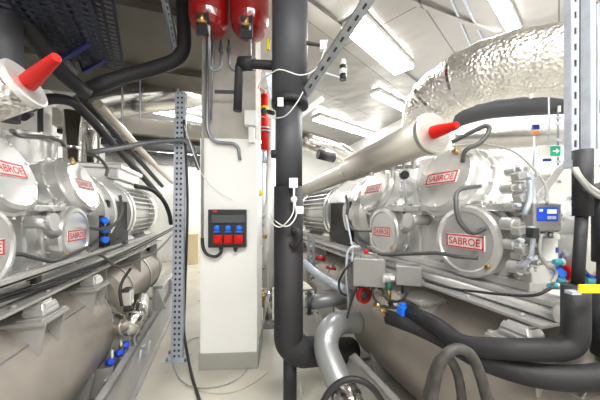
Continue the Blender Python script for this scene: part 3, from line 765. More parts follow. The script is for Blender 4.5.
pipe('grey_conduit', [P(86, 153, 2.6), P(120, 148, 2.75), P(150, 142, 2.85), P(186, 140, 2.85), P(192, 146, 2.85), P(200, 170, 2.9)], .027, galvd, 'grey conduit reaching from the left head past the post', 'conduit', rad=.12)
pipe('corner_black_pipe', [P(5, -30, 1.75), P(5, 60, 1.75), P(2, 120, 1.75)], .088, foamg, 'dark grey foam pipe in the top left corner', 'pipe')
pipe('soffit_black_pipe', [P(-20, -2, 2.0), P(14, 12, 2.1), P(40, 34, 2.3), P(70, 70, 2.8)], .075, foam, 'black pipe under the cable trays beside the corner pipe', 'pipe')
tag(MB().cyl(P(40.5, 100, 2.9), P(40.5, 150, 2.9), .026, seg=10).build('dark_hanger_rod', dark), 'dark upright rod behind the nearer left head', 'rod')
# cable trays
def tray(c00, c10, c11, c01, Z, label):
    a, b, c, d = (atZ(*p, Z) for p in (c00, c10, c11, c01))    # a-b far end, d-c near end
    t = thing('cable_tray', label, 'cable tray', (a + b) / 2, 0, 'cable trays under the soffit')
    o = t.location; side = (b - a).normalized(); w = (b - a).length
    ln = ((d - a) + (c - b)) / 2
    e = (a + b) / 2 + ln
    mb = MB(); perforated(mb, V((0, 0, 0)), e - o, side, w, w * .09, .035, .06, 7, .004); mb.build('perforated_floor', traym, t)
    mb = MB()
    for s in (-.5, .5): mb.bar(side * w * s + V((0, 0, .03)), side * w * s + ln + V((0, 0, .03)), .006, .07)
    mb.build('side_rail', traym, t)
    MB().bar(-side * w * .5 + V((0, 0, .01)), side * w * .5 + V((0, 0, .01)), .03, .06).build('end_lip', dblue, t)
    mb = MB()
    for k in range(6):
        s = (-.4 + k * .16) * w; mb.bar(side * s + V((0, 0, .03)), side * s + ln + V((0, 0, .03)), .03, .03)
    mb.build('cable_bundle', blackp, t)
tray((58, 62), (88, 43), (50, -30), (5, -20), 2.9, 'perforated blue-grey cable tray at the top left, nearer the corner pipe')
tray((83, 72), (108, 58), (78, -20), (52, -20), 3.15, 'perforated blue-grey cable tray farther from the corner pipe')
# hanging strut beside black pipe
a = P(164, -10, 2.5); b = P(177, 55, 2.75)
mb = MB(); channel(mb, a, b, RT, .06, .04, .02, .03, .055, 1); tag(mb.build('hanging_strut', galvd), 'short perforated strut beside the turning black pipe', 'strut')
# silver ducts left
for (px, l) in ((73, 'shiny upright duct behind the left compressor, nearer the camera'), (91, 'shiny upright duct behind the left compressor, farther along')):
    dd = 4.2 if px == 73 else 4.8
    t = thing('upright_duct', l, 'duct', P(px, 250, dd), 0, 'shiny upright ducts at left')
    o = t.location; o.z = 0
    MB().cyl(P(px, 112, dd) - o, V((0, 0, .0)), .125, seg=28).build('duct', clad, t)
    for z in (1.2, 2.0, 2.6): MB().lathe((0, 0, z), (0, 0, 1), [(0, .132), (.03, .132)], 28).build('joint_band', clad, t)
t = thing('round_cross_duct', 'large shiny round duct crossing high behind the post', 'duct', P(150, 98, 5.0))
o = t.location
path = smooth_path([P(72, 122, 4.6), P(104, 102, 4.8), P(150, 96, 5.0), P(215, 92, 5.6)], .5)
MB().sweep([p - o for p in path], .30, 36).build('duct', clad, t)
for px in (120, 150, 178):
    c = P(px, 98 - (px - 120) * .05, 4.88 + (px - 120) * .006); MB().lathe(c - o, V((1, .15, 0)), [(-.02, .31), (.02, .31)], 36).build('joint_band', galv, t)
t = thing('rectangular_duct', 'flat rectangular duct below the large round duct', 'duct', P(150, 130, 5.8))
o = t.location
MB().obox((0, 0, 0), (3.2, .5, .34), X=(1, .1, 0), Z=(0, 0, 1), bev=.01).build('duct', brush, t)
MB().obox((0, .0, -.22), (3.2, .10, .08), X=(1, .1, 0), Z=(0, 0, 1)).build('support_rail', dark, t)
tag(MB().obox(P(165, 160, 7.0), (2.6, .3, .35), X=(1, .1, 0), Z=(0, 0, 1), bev=.01).build('lower_duct', clad), 'shiny duct low against the far end, behind the post', 'duct')
tag(MB().obox(P(165, 148, 6.6), (2.6, .3, .14), X=(1, .1, 0), Z=(0, 0, 1)).build('dark_beam', dark), 'dark steel beam between the far ducts', 'beam')
# far end objects
t = thing('far_cabinet', 'white cabinet at the far end left of the column', 'cabinet', P(171, 250, 8.6)); t.location.z = 0
MB().box((-.6, -.3, 0), (.45, .3, 2.4), .01).build('body', white, t)
MB().box((.0, -.32, .1), (.42, -.30, 2.3), .004).build('door', white, t)
t2 = thing('orange_crate', 'pale orange crate on the floor at the far end', 'crate', P(193, 262, 8.0)); t2.location.z = 0
MB().box((-.16, -.2, 0), (.16, .2, .9), .01).build('body', orangebox, t2)
MB().box((-.18, -.22, .86), (.18, .22, .92), .01).build('lid', orangebox, t2)
# ---------------------------------------------------------------- lower left details
t = thing('insulated_elbow', 'shiny clad elbow pipe at the end of the left tank', 'pipe', P(118, 318, 2.6))
o = t.location
path = smooth_path([P(98, 300, 2.9), P(110, 320, 2.45), P(128, 328, 2.3), P(137, 316, 2.35), P(140, 300, 2.55)], .18)
MB().sweep([p - o for p in path], .082, 24).build('elbow', clad, t)
mb = MB()
for i in range(2, len(path) - 2, 4): mb.lathe(path[i] - o, path[i + 1] - path[i - 1], [(-.008, .086), (.008, .086)], 24)
mb.build('seam', brush, t)
t = thing('actuator_box', 'small silver actuator box with rounded top above the shiny elbow', 'actuator', P(127, 305, 2.3))
MB().box((-.045, -.04, 0), (.045, .04, .135), .012).build('housing', silver2, t)
MB().cyl((0, 0, -.05), (0, 0, .01), .028, seg=12).build('stem', dark, t)
MB().box((-.03, -.045, .12), (.03, .045, .15), .008).build('lid', dark, t)
for (px, py, d, l) in ((125, 345, 2.35, 'blue-capped valve below the shiny elbow, topmost of three'), (119, 353, 2.3, 'blue-capped valve below the shiny elbow, middle of three'), (110, 362, 2.2, 'blue-capped valve below the shiny elbow, lowest of three')):
    t = thing('blue_valve', l, 'valve', P(px, py, d), 0, 'blue-capped valves by the left tank')
    MB().lathe((0, 0, 0), (.5, -.7, .4), [(-.03, .03), (0, .034), (.03, .034), (.045, .024), (.045, 0)], 14).build('cap', blue, t)
    MB().cyl((0, 0, 0), (-.05, .09, -.06), .016, seg=8).build('stem', galvd, t)
    MB().cyl((.0, .02, -.02), (.0, .02, -.12), .012, seg=8).build('tube', galv, t)
tag(MB().lathe(P(130, 331, 2.5), (0, 0, -1), [(-.03, .03), (.03, .034), (.05, .02)], 14).build('red_valve_cap', redp), 'dull red valve cap beside the shiny elbow', 'valve')
for (pts, l) in (([P(119, 335, 2.4), P(124, 352, 2.35), P(122, 368, 2.3), P(112, 374, 2.2), P(104, 382, 2.1)], 'thin bent tube running down to the ground channel at left'),
                 ([P(137, 306, 2.5), P(141, 325, 2.5), P(133, 340, 2.45), P(137, 348, 2.45), P(146, 345, 2.5)], 'thin bent tube beside the blue-capped valves')):
    pipe('thin_tube', pts, .010, galv, l, 'pipe', rad=.05, seg=8)
cable('black_tube', [P(104, 385, 2.1), P(112, 388, 2.15), P(120, 376, 2.3), P(128, 362, 2.4)], .008, rubber, 'small black tube lying on the left ground channel')
tag(MB().obox(P(127, 383, 2.18) + V((.0, 0, 0)), (.006, .09, .12), X=(1, 0, 0), Y=(0, 1, 0)).build('blue_label_plate', dblue), 'small dark blue label on the left ground channel', 'label')
# conduits running along above left frame
t = thing('cable_rail', 'grey cable rail along the left compressor frame', 'rail', (-.98, 1.9, 1.24))
mb = MB().box((-.03, -1.4, 0), (.06, 1.05, .016), .003); mb.box((.05, -1.4, 0), (.06, 1.05, .035)); mb.build('rail', frame_m, t)
for k in range(5): MB().box((-.05, -1.3 + k * .55, -.05), (-.02, -1.27 + k * .55, 0)).build('stand', frame_m, t)
tag(MB().obox(P(34, 279, 1.5), (.05, .05, .05), X=(1, 0, 0), Y=(0, 1, 0), bev=.005).build('black_clip_block', blackp), 'small black block on the left frame under the nearer cover', 'block')
# ---------------------------------------------------------------- diagonal strut, beacon, misc ceiling items
a = P(297, 106, 2.0); b = P(377, -12, 1.55)
sd = RT; dt = thing('diagonal_strut', 'slotted galvanised strut slanting up right of the thick black pipe', 'strut', a)
mb = MB(); channel(mb, V((0, 0, 0)), b - a, sd, .062, .045, .016, .034, .07, 1); mb.build('channel', galvd, dt); shade_strip('slot_shade_strip', V((0, 0, 0)), b - a, sd, .058, .012, dt)  # the dark strip in the channel imitates shade behind the slots
tag(MB().bar(a + RT * .05 + V((0, 0, .03)) + FW * .05, b + RT * -.02 + FW * .06, .02, .02).build('strut_cable_run', galv), 'bright thin rail lying along the diagonal strut', 'rail')
t = thing('small_camera', 'small black sensor on a white block beside the diagonal strut', 'sensor', P(323, 46, 1.95))
MB().obox((0, 0, 0), (.05, .04, .07), X=RT, Y=FW, bev=.005).build('block', whitep, t)
MB().cyl(V((-.03, 0, 0)), P(307, 43, 1.9) - t.location, .013, seg=10).build('barrel', blackp, t)
t = thing('beacon_lamp', 'small black and white beacon hanging below the bright ceiling', 'lamp', P(343, 80, 2.6))
MB().cyl((0, 0, 0), (0, 0, .055), .034, seg=18).build('base', blackp, t)
MB().cyl((0, 0, .055), (0, 0, .105), .036, seg=18).build('white_band', whitep, t)
MB().cyl((0, 0, .105), (0, 0, .145), .034, seg=18).build('dark_band', blackp, t)
MB().lathe((0, 0, .145), (0, 0, 1), [(0, .03), (.04, .03), (.06, .02), (.06, 0)], 18).build('lens', whitep, t)
MB().bar((0, 0, .01), P(322, 72, 2.6) - t.location, .02, .012).build('bracket', galv, t)
pipe('short_insulated_pipe', [P(296, 138, 4.6), P(325, 146, 4.6), P(348, 156, 4.8), P(352, 175, 5.0)], .17, clad, 'shiny insulated duct behind the pipe with the red plug', 'duct', rad=.3)
pipe('black_ended_pipe', [P(318, 154, 4.0), P(334, 158, 4.1)], .075, foam, 'short black pipe end below the shiny insulated duct', 'pipe')
tag(MB().bar(P(300, 116, 2.9), P(323, 98, 2.9), .06, .05).build('cream_bar', whitep), 'short cream bar right of the thick black pipe near the ceiling', 'bar')
# ceiling ribs
for (p, q, n) in (((306, 0), (470, 122), 'trim_2'), ((384, -10), (560, 58), 'trim_3')):
    a = atZ(*p, ZC - .02); b = atZ(*q, ZC - .02)
    struct(MB().bar(a, b, .05, .04), n, ceil_metal)
for (p, q, l) in (((448, -8), (470, 45), 'nearer'), ((460, -8), (484, 42), 'farther')):
    tag(MB().bar(atZ(*p, ZC - .015), atZ(*q, ZC - .015), .02, .02).build('ceiling_conduit', galv), 'thin bright line on the ceiling left of the right-hand light, %s of two' % l, 'conduit')
# ---------------------------------------------------------------- right-hand ducts
t = thing('foil_duct', 'big wrinkled foil-wrapped duct arching over the right compressor', 'duct', P(510, 66, 2.0))
o = t.location
ctl = [P(422, 150, 2.75), P(430, 108, 2.55), P(452, 87, 2.35), P(485, 72, 2.12), P(528, 63, 1.95), P(580, 62, 1.82), P(660, 64, 1.7)]
path = curve_path(ctl, 10); n = len(path)
rad = [.235 + .004 * math.sin(i * .9) for i in range(n)]
MB().sweep([p - o for p in path], rad, 36).build('wrap', foil, t)
mb = MB()
for i in (13, 24): mb.lathe(path[i] - o, path[i + 1] - path[i - 1], [(-.012, .241), (.012, .241)], 36)
mb.build('tape_seam', clad, t)
pipe('charcoal_duct_pipe', [P(428, 140, 3.2), P(450, 120, 3.0), P(485, 109, 2.9), P(540, 105, 2.8), P(660, 100, 2.6)], .105, foamg, 'charcoal insulated pipe below the wrinkled foil duct', 'pipe', rad=.4)
t = thing('corrugated_duct', 'bright corrugated duct low behind the right compressor', 'duct', P(540, 134, 3.2)); o = t.location
path = [P(x, 142 - (x - 450) * .05, 3.3) for x in range(450, 572, 4)]
corr = mat('corrugated_aluminium', (.50, .48, .45), .3, .8)
MB().sweep([p - o for p in path], [.115 + (.012 if i % 2 else 0) for i in range(len(path))], 24).build('hose', corr, t)
tag(MB().ball(P(531, 96, 1.9), .018).build('white_lamp_bead', whitep), 'small white bead under the foil duct', 'fitting')
# strut pair at the right
t = thing('slotted_strut_pair', 'pair of slotted galvanised struts at the top right in front of the foil duct', 'strut', P(578, 166, 1.1)); o = t.location
shade_strip('slot_shade_strip', P(575, 168, 1.1) - o, P(575, -30, 1.1) - o, RT, .030, .012, t)  # dark strip added for the shade seen through the slots
mb = MB(); channel(mb, P(575, 168, 1.1) - o, P(575, -30, 1.1) - o, RT, .030, .03, .011, .03, .068, 1); mb.build('slotted_channel', galv, t)
mb = MB().bar(P(588, 165, 1.12) - o, P(588, -30, 1.12) - o, .022, .04, up=FW); mb.bar(P(592, 150, 1.14) - o, P(592, 8, 1.14) - o, .008, .05, up=FW); mb.build('back_channel', galv, t)
mb = MB().obox(P(577, 164, 1.11) - o, (.085, .04, .03), X=RT, Y=FW); mb.build('foot_clamp', galv, t)
MB().bar(P(581, 150, 1.15) - o, P(581, -30, 1.15) - o, .03, .01, up=FW).build('gap_shade_strip', dark, t)  # dark strip in place of the shade between the two struts
# threaded rod with exit sign
t = thing('exit_sign', 'small green exit arrow sign hanging left of the slotted struts', 'sign', P(549, 157, 2.3), -PSI)
MB().box((-.095, -.01, 0), (.095, .01, .10), .004).build('panel', whitep, t)
MB().box((0.0, -.014, .006), (.092, -.009, .094), .003).build('green_field', green, t)
mb = MB(); mb.prism([(.020, -.0155, .044), (.05, -.0155, .044), (.05, -.0155, .026), (.078, -.0155, .050), (.05, -.0155, .074), (.05, -.0155, .056), (.020, -.0155, .056)], (0, .003, 0)); mb.build('arrow', whitep, t)
MB().cyl((0, 0, .1), (0, 0, .55), .006, seg=6).build('rod', galv, t)
t = thing('threaded_hanger', 'vertical threaded hanger with clamps left of the slotted struts', 'hanger', P(558, 178, 2.7)); o = t.location
MB().cyl(V((0, 0, 0)), P(558, 85, 2.7) - o, .010, seg=8).build('rod', galvd, t)
for y in (118, 124, 140, 162, 172): MB().obox(P(558, y, 2.7) - o, (.045, .03, .03), X=RT, Y=FW).build('clamp', galv, t)
MB().cyl(P(559, 112, 2.69) - o, P(559, 106, 2.69) - o, .014, seg=8).build('white_end', whitep, t)
t = thing('orange_blue_clamp', 'purple and orange pipe clamp on the corrugated duct', 'clamp', P(536, 138, 2.95)); o = t.location
MB().obox(P(535.5, 127, 2.95) - o, (.075, .03, .055), X=RT, Y=FW, bev=.004).build('purple_body', dblue, t)
MB().obox(P(535.5, 133, 2.93) - o, (.06, .03, .03), X=RT, Y=FW, bev=.004).build('orange_jaw', orange, t)
MB().cyl(P(535, 136, 2.95) - o, P(533, 170, 2.95) - o, .012, seg=8).build('drop_rod', galv, t)
tag(MB().obox(P(547, 160, 2.6), (.07, .03, .03), X=RT, Y=FW, bev=.004).build('purple_lever', dblue), 'small purple lever below the exit sign', 'lever')
# valve bodies right end of compressor
t = thing('oil_filter_stack', 'cluster of silver valves and fittings on the right end of the right compressor', 'valve', P(527, 270, 1.25)); o = t.location
mb = MB()
for (x, y, r, l) in ((518, 170, .026, .05), (527, 176, .02, .04), (516, 187, .032, .06), (526, 195, .024, .05), (517, 206, .028, .05), (527, 213, .022, .04), (516, 224, .035, .06), (525, 236, .026, .05), (516, 245, .028, .05), (525, 256, .03, .05), (533, 262, .02, .04), (521, 268, .034, .05)):
    c = P(x, y, 1.27) - o
    mb.lathe(c, -FW + RT * .2, [(-l, r), (0, r), (0, r * .75), (.03, r * .7), (.035, r * .4), (.05, r * .4)], 18)
mb.build('valve_body', silver2, t)
for (x, y) in ((519, 176), (521, 198), (519, 230), (523, 250)):
    MB().obox(P(x, y, 1.24) - o, (.045, .05, .04), X=RT + V((0, 0, .3)), Y=FW, bev=.006).build('valve_block', silver, t)
mb = MB()
mb.sweep([p - o for p in smooth_path([P(515, 168, 1.3), P(530, 175, 1.22), P(531, 200, 1.2), P(524, 215, 1.2)], .05)], .012, 8)
mb.sweep([p - o for p in smooth_path([P(532, 185, 1.24), P(536, 220, 1.2), P(530, 262, 1.2), P(516, 268, 1.25)], .05)], .010, 8)
mb.build('tube', galv, t)
for (x, y) in ((518, 168), (529, 178), (516, 205), (530, 228), (519, 240), (529, 258)): MB().bolt(P(x, y, 1.18) - o, -FW, .010, .02).build('cap_nut', galv, t)
MB().obox(P(532.5, 233, 1.15) - o, (.03, .04, .045), X=RT, Y=FW, bev=.004).build('black_coil', blackp, t)
t = thing('controller', 'small grey controller with a blue face panel beside the right compressor', 'control panel', P(547, 232, 1.17), -PSI - .1)
MB().box((-.058, 0, .0), (.062, .07, .13), .008).build('housing', whitep if False else boxm, t)
f = MB().box((-.043, -.004, .05), (.045, .002, .112), .004).build('blue_face', blue, t)
MB().box((-.003, -.0065, .082), (.035, -.003, .102)).build('display', plate, f)
mb = MB()
for i in range(2): mb.box((-.002 + i * .019, -.0065, .058), (.014 + i * .019, -.003, .072))
mb.build('button', galv, f)
MB().box((-.035, -.0065, .092), (-.022, -.003, .103)).build('mark', plate, f)
mb = MB()
for k in range(3): mb.cyl((-.03 + k * .03, .02, 0), (-.03 + k * .03, .02, -.03), .011, seg=8)
mb.build('gland', galvd, t)
t = thing('white_filter', 'white cylindrical filter below the controller', 'filter', P(548, 262, 1.25))
MB().lathe((0, 0, 0), (0, 0, 1), [(0, .02), (.01, .034), (.11, .034), (.115, .04), (.135, .04)], 20).build('canister', whitep, t)
MB().box((-.006, -.037, .05), (.012, -.033, .075)).build('label', dblue, t)
cable('sensor_cable', [P(541, 234, 1.15), P(540, 252, 1.15), P(547, 266, 1.15), P(556, 272, 1.15), P(553, 283, 1.1)], .007, wireg, 'grey cable looping below the controller to a teal plug')
for (px, py, l) in ((552, 286, 'teal plug at the end of the right frame beam'), (557, 262, 'teal plug beside the white filter')):
    t = thing('teal_plug', l, 'plug', P(px, py, 1.12), 0, 'teal plugs near the controller')
    MB().lathe((0, 0, 0), RT, [(-.014, .011), (.0, .014), (.014, .014), (.02, .008)], 14).build('body', teal, t)
    MB().cyl(RT * .014, RT * .026, .015, seg=12).build('nut', galv, t)
for (px, l) in ((559, 'blue-wheeled valve left of the black standing pipe'), (588, 'red and blue valve right of the black standing pipe')):
    t = thing('flanged_valve', l, 'valve', P(px, 273, 1.32), 0, 'red and blue valves behind the black pipe')
    MB().lathe((0, 0, 0), -FW, [(-.03, .040), (0, .040), (0, .025), (.02, .02), (.02, 0)], 20).build('blue_ring', blue2 if px < 570 else blue, t)
    MB().lathe(RT * .035, RT, [(-.012, .038), (.012, .038)], 18).build('red_flange', red, t)
    MB().cyl((0, 0, .03), (0, 0, .10), .012, seg=8).build('spindle', dblue, t)
    MB().cyl(-RT * .02 + V((0, 0, -.035)), RT * .02 + V((0, 0, -.035)), .02, seg=12).build('teal_nut', teal, t)
# ---------------------------------------------------------------- black pipes right
t = thing('black_elbow_pipe', 'black foam pipe standing at right and bending along the right tank', 'pipe', P(576, 350, 1.15))
seg_part('upper_sleeve', [P(582.5, 150, 1.08), P(582.5, 216, 1.08)], .032, foam, t)
seg_part('thin_pipe', [P(582, 212, 1.08), P(577, 290, 1.05)], .020, foam, t)
MB().sweep([p - t.location for p in smooth_path([P(575.5, 285, 1.04), P(575.5, 349, 1.04), P(520, 350, 1.07), P(462, 346, 1.22), P(436, 324, 1.45), P(404, 310, 1.70)], .07, 8)], .044, 24).build('lower_sleeve', foam, t)
t = thing('black_lower_pipe', 'black foam pipe below the elbow pipe, leaving at the right edge', 'pipe', P(540, 376, 1.15))
MB().sweep([p - t.location for p in smooth_path([P(388, 317, 1.72), P(430, 332, 1.52), P(482, 361, 1.18), P(535, 377, 1.05), P(600, 379, .98), P(660, 362, .92)], .16, 8)], .046, 24).build('run', foam, t)
t = thing('black_edge_pipe', 'black foam pipe at the right edge of the view', 'pipe', P(602, 345, 1.2)); 
MB().sweep([p - t.location for p in (P(604, 185, 1.08), P(604, 262, 1.08))], .037, 22).build('upper_sleeve', foam, t)
MB().sweep([p - t.location for p in (P(604, 255, 1.08), P(604, 300, 1.08))], .022, 18).build('thin_pipe', foam, t)
MB().sweep([p - t.location for p in (P(605, 292, 1.06), P(605, 355, 1.06))], .043, 22).build('lower_sleeve', foam, t)
MB().sweep([p - t.location for p in (P(580, 196, 1.07), P(606, 188, 1.08))], .03, 18).build('bridge', foam, t)
t = thing('yellow_tape_band', 'yellow label band around the black pipes at the right edge', 'tape', P(590, 289, .97), -PSI)
MB().box((-.048, -.01, -.014), (.06, 0, .018), .003).build('tape', yellow, t)
MB().box((-.075, -.008, -.02), (-.04, .02, -.008)).build('clip', galv, t)
for i, l in enumerate(('upper grey cable swinging off the strut foot to the right edge', 'lower grey cable swinging off the strut foot to the right edge')):
    cable('grey_cable', [P(576 - i * 3, 168, 1.05), P(580 - i * 2, 176, 1.03), P(588, 185 + i * 3, 1.02), P(600, 193 + i * 4, 1.0), P(620, 200 + i * 4, .98)], .008, wireg, l, group='grey cables at the strut foot')
# black hose loop front
cable('rubber_hose_loop', [P(430, 640, .9), P(432, 425, .9), P(434, 388, .9), P(442, 360, .9), P(456, 349, .9), P(470, 354, .9), P(479, 372, .9), P(487, 400, .9), P(492, 425, .9), P(500, 640, .9)], .018, mat('dusty_rubber', (.07, .066, .062), .6, col2=(.035, .033, .032), vscale=30), 'dusty black rubber hose looping up at the bottom, outer strand', 'hose', 'rubber hose loops at the bottom', 14)
cable('rubber_hose_loop', [P(466, 640, .93), P(462, 425, .93), P(461, 392, .93), P(456, 370, .93), P(447, 357, .93), P(438, 362, .95), P(430, 385, .97), P(424, 430, .98), P(420, 620, .98)], .016, MATS['dusty_rubber'], 'inner strand of the rubber hose loop at the bottom', 'hose', 'rubber hose loops at the bottom', 14)
# ---------------------------------------------------------------- lower middle
t = thing('grey_bent_pipe', 'thick grey bent pipe curving down in front of the right tank', 'pipe', P(330, 340, 2.0)); o = t.location
MB().sweep([p - o for p in curve_path([P(356, 322, 2.25), P(342, 322, 2.15), P(330, 330, 2.02), P(326, 347, 1.93), P(333, 368, 1.82), P(343, 390, 1.72)])], .092, 28).build('bend', dull, t)
MB().sweep([p - o for p in (P(342, 388, 1.73), P(356, 420, 1.6))], .097, 28).build('steel_end', clad, t)
mb = MB().lathe(P(347, 399, 1.69) - o, P(356, 420, 1.6) - P(342, 388, 1.73), [(-.012, .103), (.012, .103)], 28); mb.build('clamp_band', dark, t)
cable('bottom_black_cable', [P(318, 412, 1.5), P(330, 391, 1.5), P(345, 380, 1.5), P(362, 381, 1.5), P(376, 392, 1.5), P(386, 410, 1.5)], .018, rubber, 'black cable arching across the grey bent pipe at the bottom', 'cable', None, 12)
t = thing('flanged_pipe', 'grey flanged pipe end left of the right tank', 'pipe', P(308, 304, 2.7)); o = t.location
MB().cyl(P(308, 303, 2.7) - o, P(352, 296, 2.9) - o, .075, seg=20).build('pipe', dull, t)
MB().lathe(P(309, 303, 2.7) - o, RT, [(-.02, .12), (.02, .12)], 24).build('flange', dark, t)
mb = MB()
for k in range(8):
    a = k * PI / 4; mb.cyl(P(309, 303, 2.7) - o + V((0, 0, math.cos(a) * .1)) - FW * math.sin(a) * .1 - RT * .04, P(309, 303, 2.7) - o + V((0, 0, math.cos(a) * .1)) - FW * math.sin(a) * .1 + RT * .04, .012, seg=6)
mb.build('bolt', galvd, t)
t = thing('enclosure_box', 'large grey metal enclosure in front of the right compressor, left of its pair', 'electrical box', P(369, 286, 1.85), -PSI - .25)
MB().box((-.105, 0, 0), (.105, .13, .19), .006).build('housing', boxm, t)
MB().box((-.11, -.012, -.004), (.11, .004, .194), .004).build('lid', boxm, t)
mb = MB()
for k in range(5): mb.cyl((-.07 + k * .035, .06, 0), (-.07 + k * .035, .06, -.035), .011, seg=8)
mb.build('gland', blackp, t)
mb = MB().sweep(smooth_path([(-.06, .07, .19), (-.06, .07, .22), (.06, .07, .22), (.06, .07, .19)], .02), .005, 6); mb.build('handle', galvd, t)
MB().ball((-.02, .06, .235), .018).build('red_knob', red, t)
t = thing('enclosure_box', 'smaller grey metal enclosure right of the large one', 'electrical box', P(408, 286, 1.72), -PSI - .3)
MB().box((-.075, 0, 0), (.085, .10, .13), .005).build('housing', boxm, t)
MB().cyl((-.03, .04, 0), (-.03, .04, -.06), .010, seg=8).build('gland', blackp, t)
t = thing('pressure_transmitter', 'silver transmitter with white label between the two grey enclosures', 'sensor', P(389, 278, 1.8))
MB().lathe((0, 0, 0), V((-1, 0, 0)), [(-.05, .03), (0, .034), (.05, .034), (.06, .02)], 16).build('body', silver2, t)
MB().cyl((0, 0, .0), (0, 0, -.08), .022, seg=12).build('green_nut', mat('dark_green', (.03, .16, .12), .4), t)
MB().obox(V((0, -.035, .01)), (.035, .004, .03), X=RT, Y=FW).build('label', plate, t)
MB().cyl((0, 0, -.06), (.0, 0, -.16), .014, seg=8).build('stem', brass, t)
t = thing('red_gauge', 'round dark red dial below the large grey enclosure', 'gauge', P(364, 295, 1.9))
MB().lathe((0, 0, 0), -FW + RT * .5, [(-.02, .06), (.015, .06), (.015, .05), (.01, .05), (.01, 0)], 24).build('rim', redp, t)
MB().lathe((0, 0, 0), -FW + RT * .5, [(.0, .04), (.018, .03), (.02, 0)], 16).build('face', dark, t)
for i, (pts, l) in enumerate((([P(352, 262, 1.9), P(345, 270, 1.9), P(339, 282, 1.95), P(341, 292, 1.95), P(347, 296, 2.0)], 'black cable looping left of the large grey enclosure'),
             ([P(357, 287, 1.9), P(352, 300, 1.92), P(347, 318, 2.0)], 'black cable hanging from the large enclosure, leftmost'),
             ([P(372, 287, 1.87), P(374, 298, 1.85), P(382, 306, 1.82), P(398, 308, 1.75)], 'black cable from the large enclosure towards the blue cap'),
             ([P(380, 286, 1.85), P(388, 300, 1.8), P(402, 300, 1.72), P(408, 289, 1.72)], 'black cable sagging between the two grey enclosures'))):
    cable('enclosure_cable', pts, .009, rubber, l)
t = thing('solenoid_valve', 'solenoid valve with a bright blue square cap by the black hoses', 'valve', P(403, 317, 1.66)); o = t.location
MB().box((-.028, -.028, 0), (.028, .028, .07), .006).build('blue_cap', blue2, t)
MB().lathe((0, 0, .07), (0, 0, 1), [(0, .02), (.018, .02), (.02, 0)], 14).build('knob', blue2, t)
MB().obox(P(413, 311, 1.64) - o, (.06, .05, .06), X=RT, Y=FW, bev=.006).build('black_body', blackp, t)
t = thing('brass_manifold', 'brass valve manifold on top of the right tank', 'valve', P(384, 310, 1.85))
mb = MB().cyl((-.07, 0, .05), (.02, 0, 0), .018, seg=10); mb.cyl((.02, 0, 0), (.03, -.02, -.06), .016, seg=10); mb.cyl((-.03, 0, .02), (-.0, -.02, -.05), .014, seg=10); mb.ball((.0, 0, .01), .03)
mb.build('body', brass, t)
mb = MB().lathe((.05, 0, .04), (.4, -.8, .3), [(0, .026), (.03, .026), (.035, 0)], 16); mb.build('dark_knob', blackp, t)
MB().lathe((.065, -.03, .05), (.4, -.8, .3), [(0, .018), (.008, .018), (.008, 0)], 14).build('white_face', plate, t)
for (px, py, d, l) in ((320, 258, 2.8, 'small red plug left of the large grey enclosure, upper one'), (331, 268, 2.7, 'small red plug left of the large grey enclosure, lower one')):
    tag(MB().cyl(P(px - 5, py - 1, d), P(px + 5, py + 1, d), .03 if px == 320 else .018, seg=12).build('red_plug_end', redp), l, 'plug', 'red plugs by the right motor')
pipe('motor_side_pipe', [P(303, 262, 3.0), P(318, 275, 2.9), P(345, 290, 2.6)], .045, galv, 'pale pipe slanting below the right motor', 'pipe', rad=.2)
t = thing('perforated_bracket', 'upright grey bracket beside the right motor feet', 'bracket', P(311, 262, 3.1))
mb = MB(); perforated(mb, V((0, 0, -.2)), V((0, 0, .33)), RT, .09, .03, .03, .06, 1, .006); mb.build('plate', galvd, t)
for (pts, r, l) in (([P(346, 215, 2.15), P(350, 235, 2.1), P(353, 250, 2.05), P(352, 262, 1.95)], .008, 'thin pale tube down to the large grey enclosure'),
                    ([P(360, 248, 2.0), P(352, 246, 2.0), P(347, 252, 2.0), P(346, 275, 1.98), P(349, 310, 2.0)], .010, 'pale upright tube left of the large grey enclosure')):
    pipe('thin_tube', pts, r, galv, l, 'pipe', rad=.06, seg=8)
# black knob plug between the right heads
t = thing('pressure_switch', 'black round pressure switch between the two upper heads of the right compressor', 'switch', P(404, 175, 1.9))
MB().lathe((0, 0, 0), -FW, [(-.02, .03), (.02, .032), (.03, .022), (.03, 0)], 16).build('knob', blackp, t)
MB().cyl((0, .0, 0), (.02, 0, -.20), .007, seg=8).build('stem', galv, t)
# right wall fittings behind
t = thing('wall_pipe_rack', 'pair of bright upright pipes before the white wall at right', 'pipe', P(590, 260, 3.4)); t.location.z = 0; o = t.location
for px in (586, 594):
    MB().cyl(P(px, 160, 3.4) - o, V((P(px, 160, 3.4) - o).xy.to_3d()), .03, seg=14).build('upright', clad, t)
t = thing('motor_skid_cover', 'tall pale steel cover beside the far left tank', 'panel', (-.80, 4.9, 0))
MB().box((-.02, -1.2, .33), (.03, 1.2, .62), .006).build('panel', frame_m, t)
MB().box((-.02, -1.2, .60), (.10, 1.2, .64), .004).build('top_lip', silver, t)
for y in (-1.18, -.4, .4, 1.14): MB().prism([(.03, y, .33), (.14, y, .33), (.03, y, .60)], (0, .02, 0)).build('rib', frame_m, t)
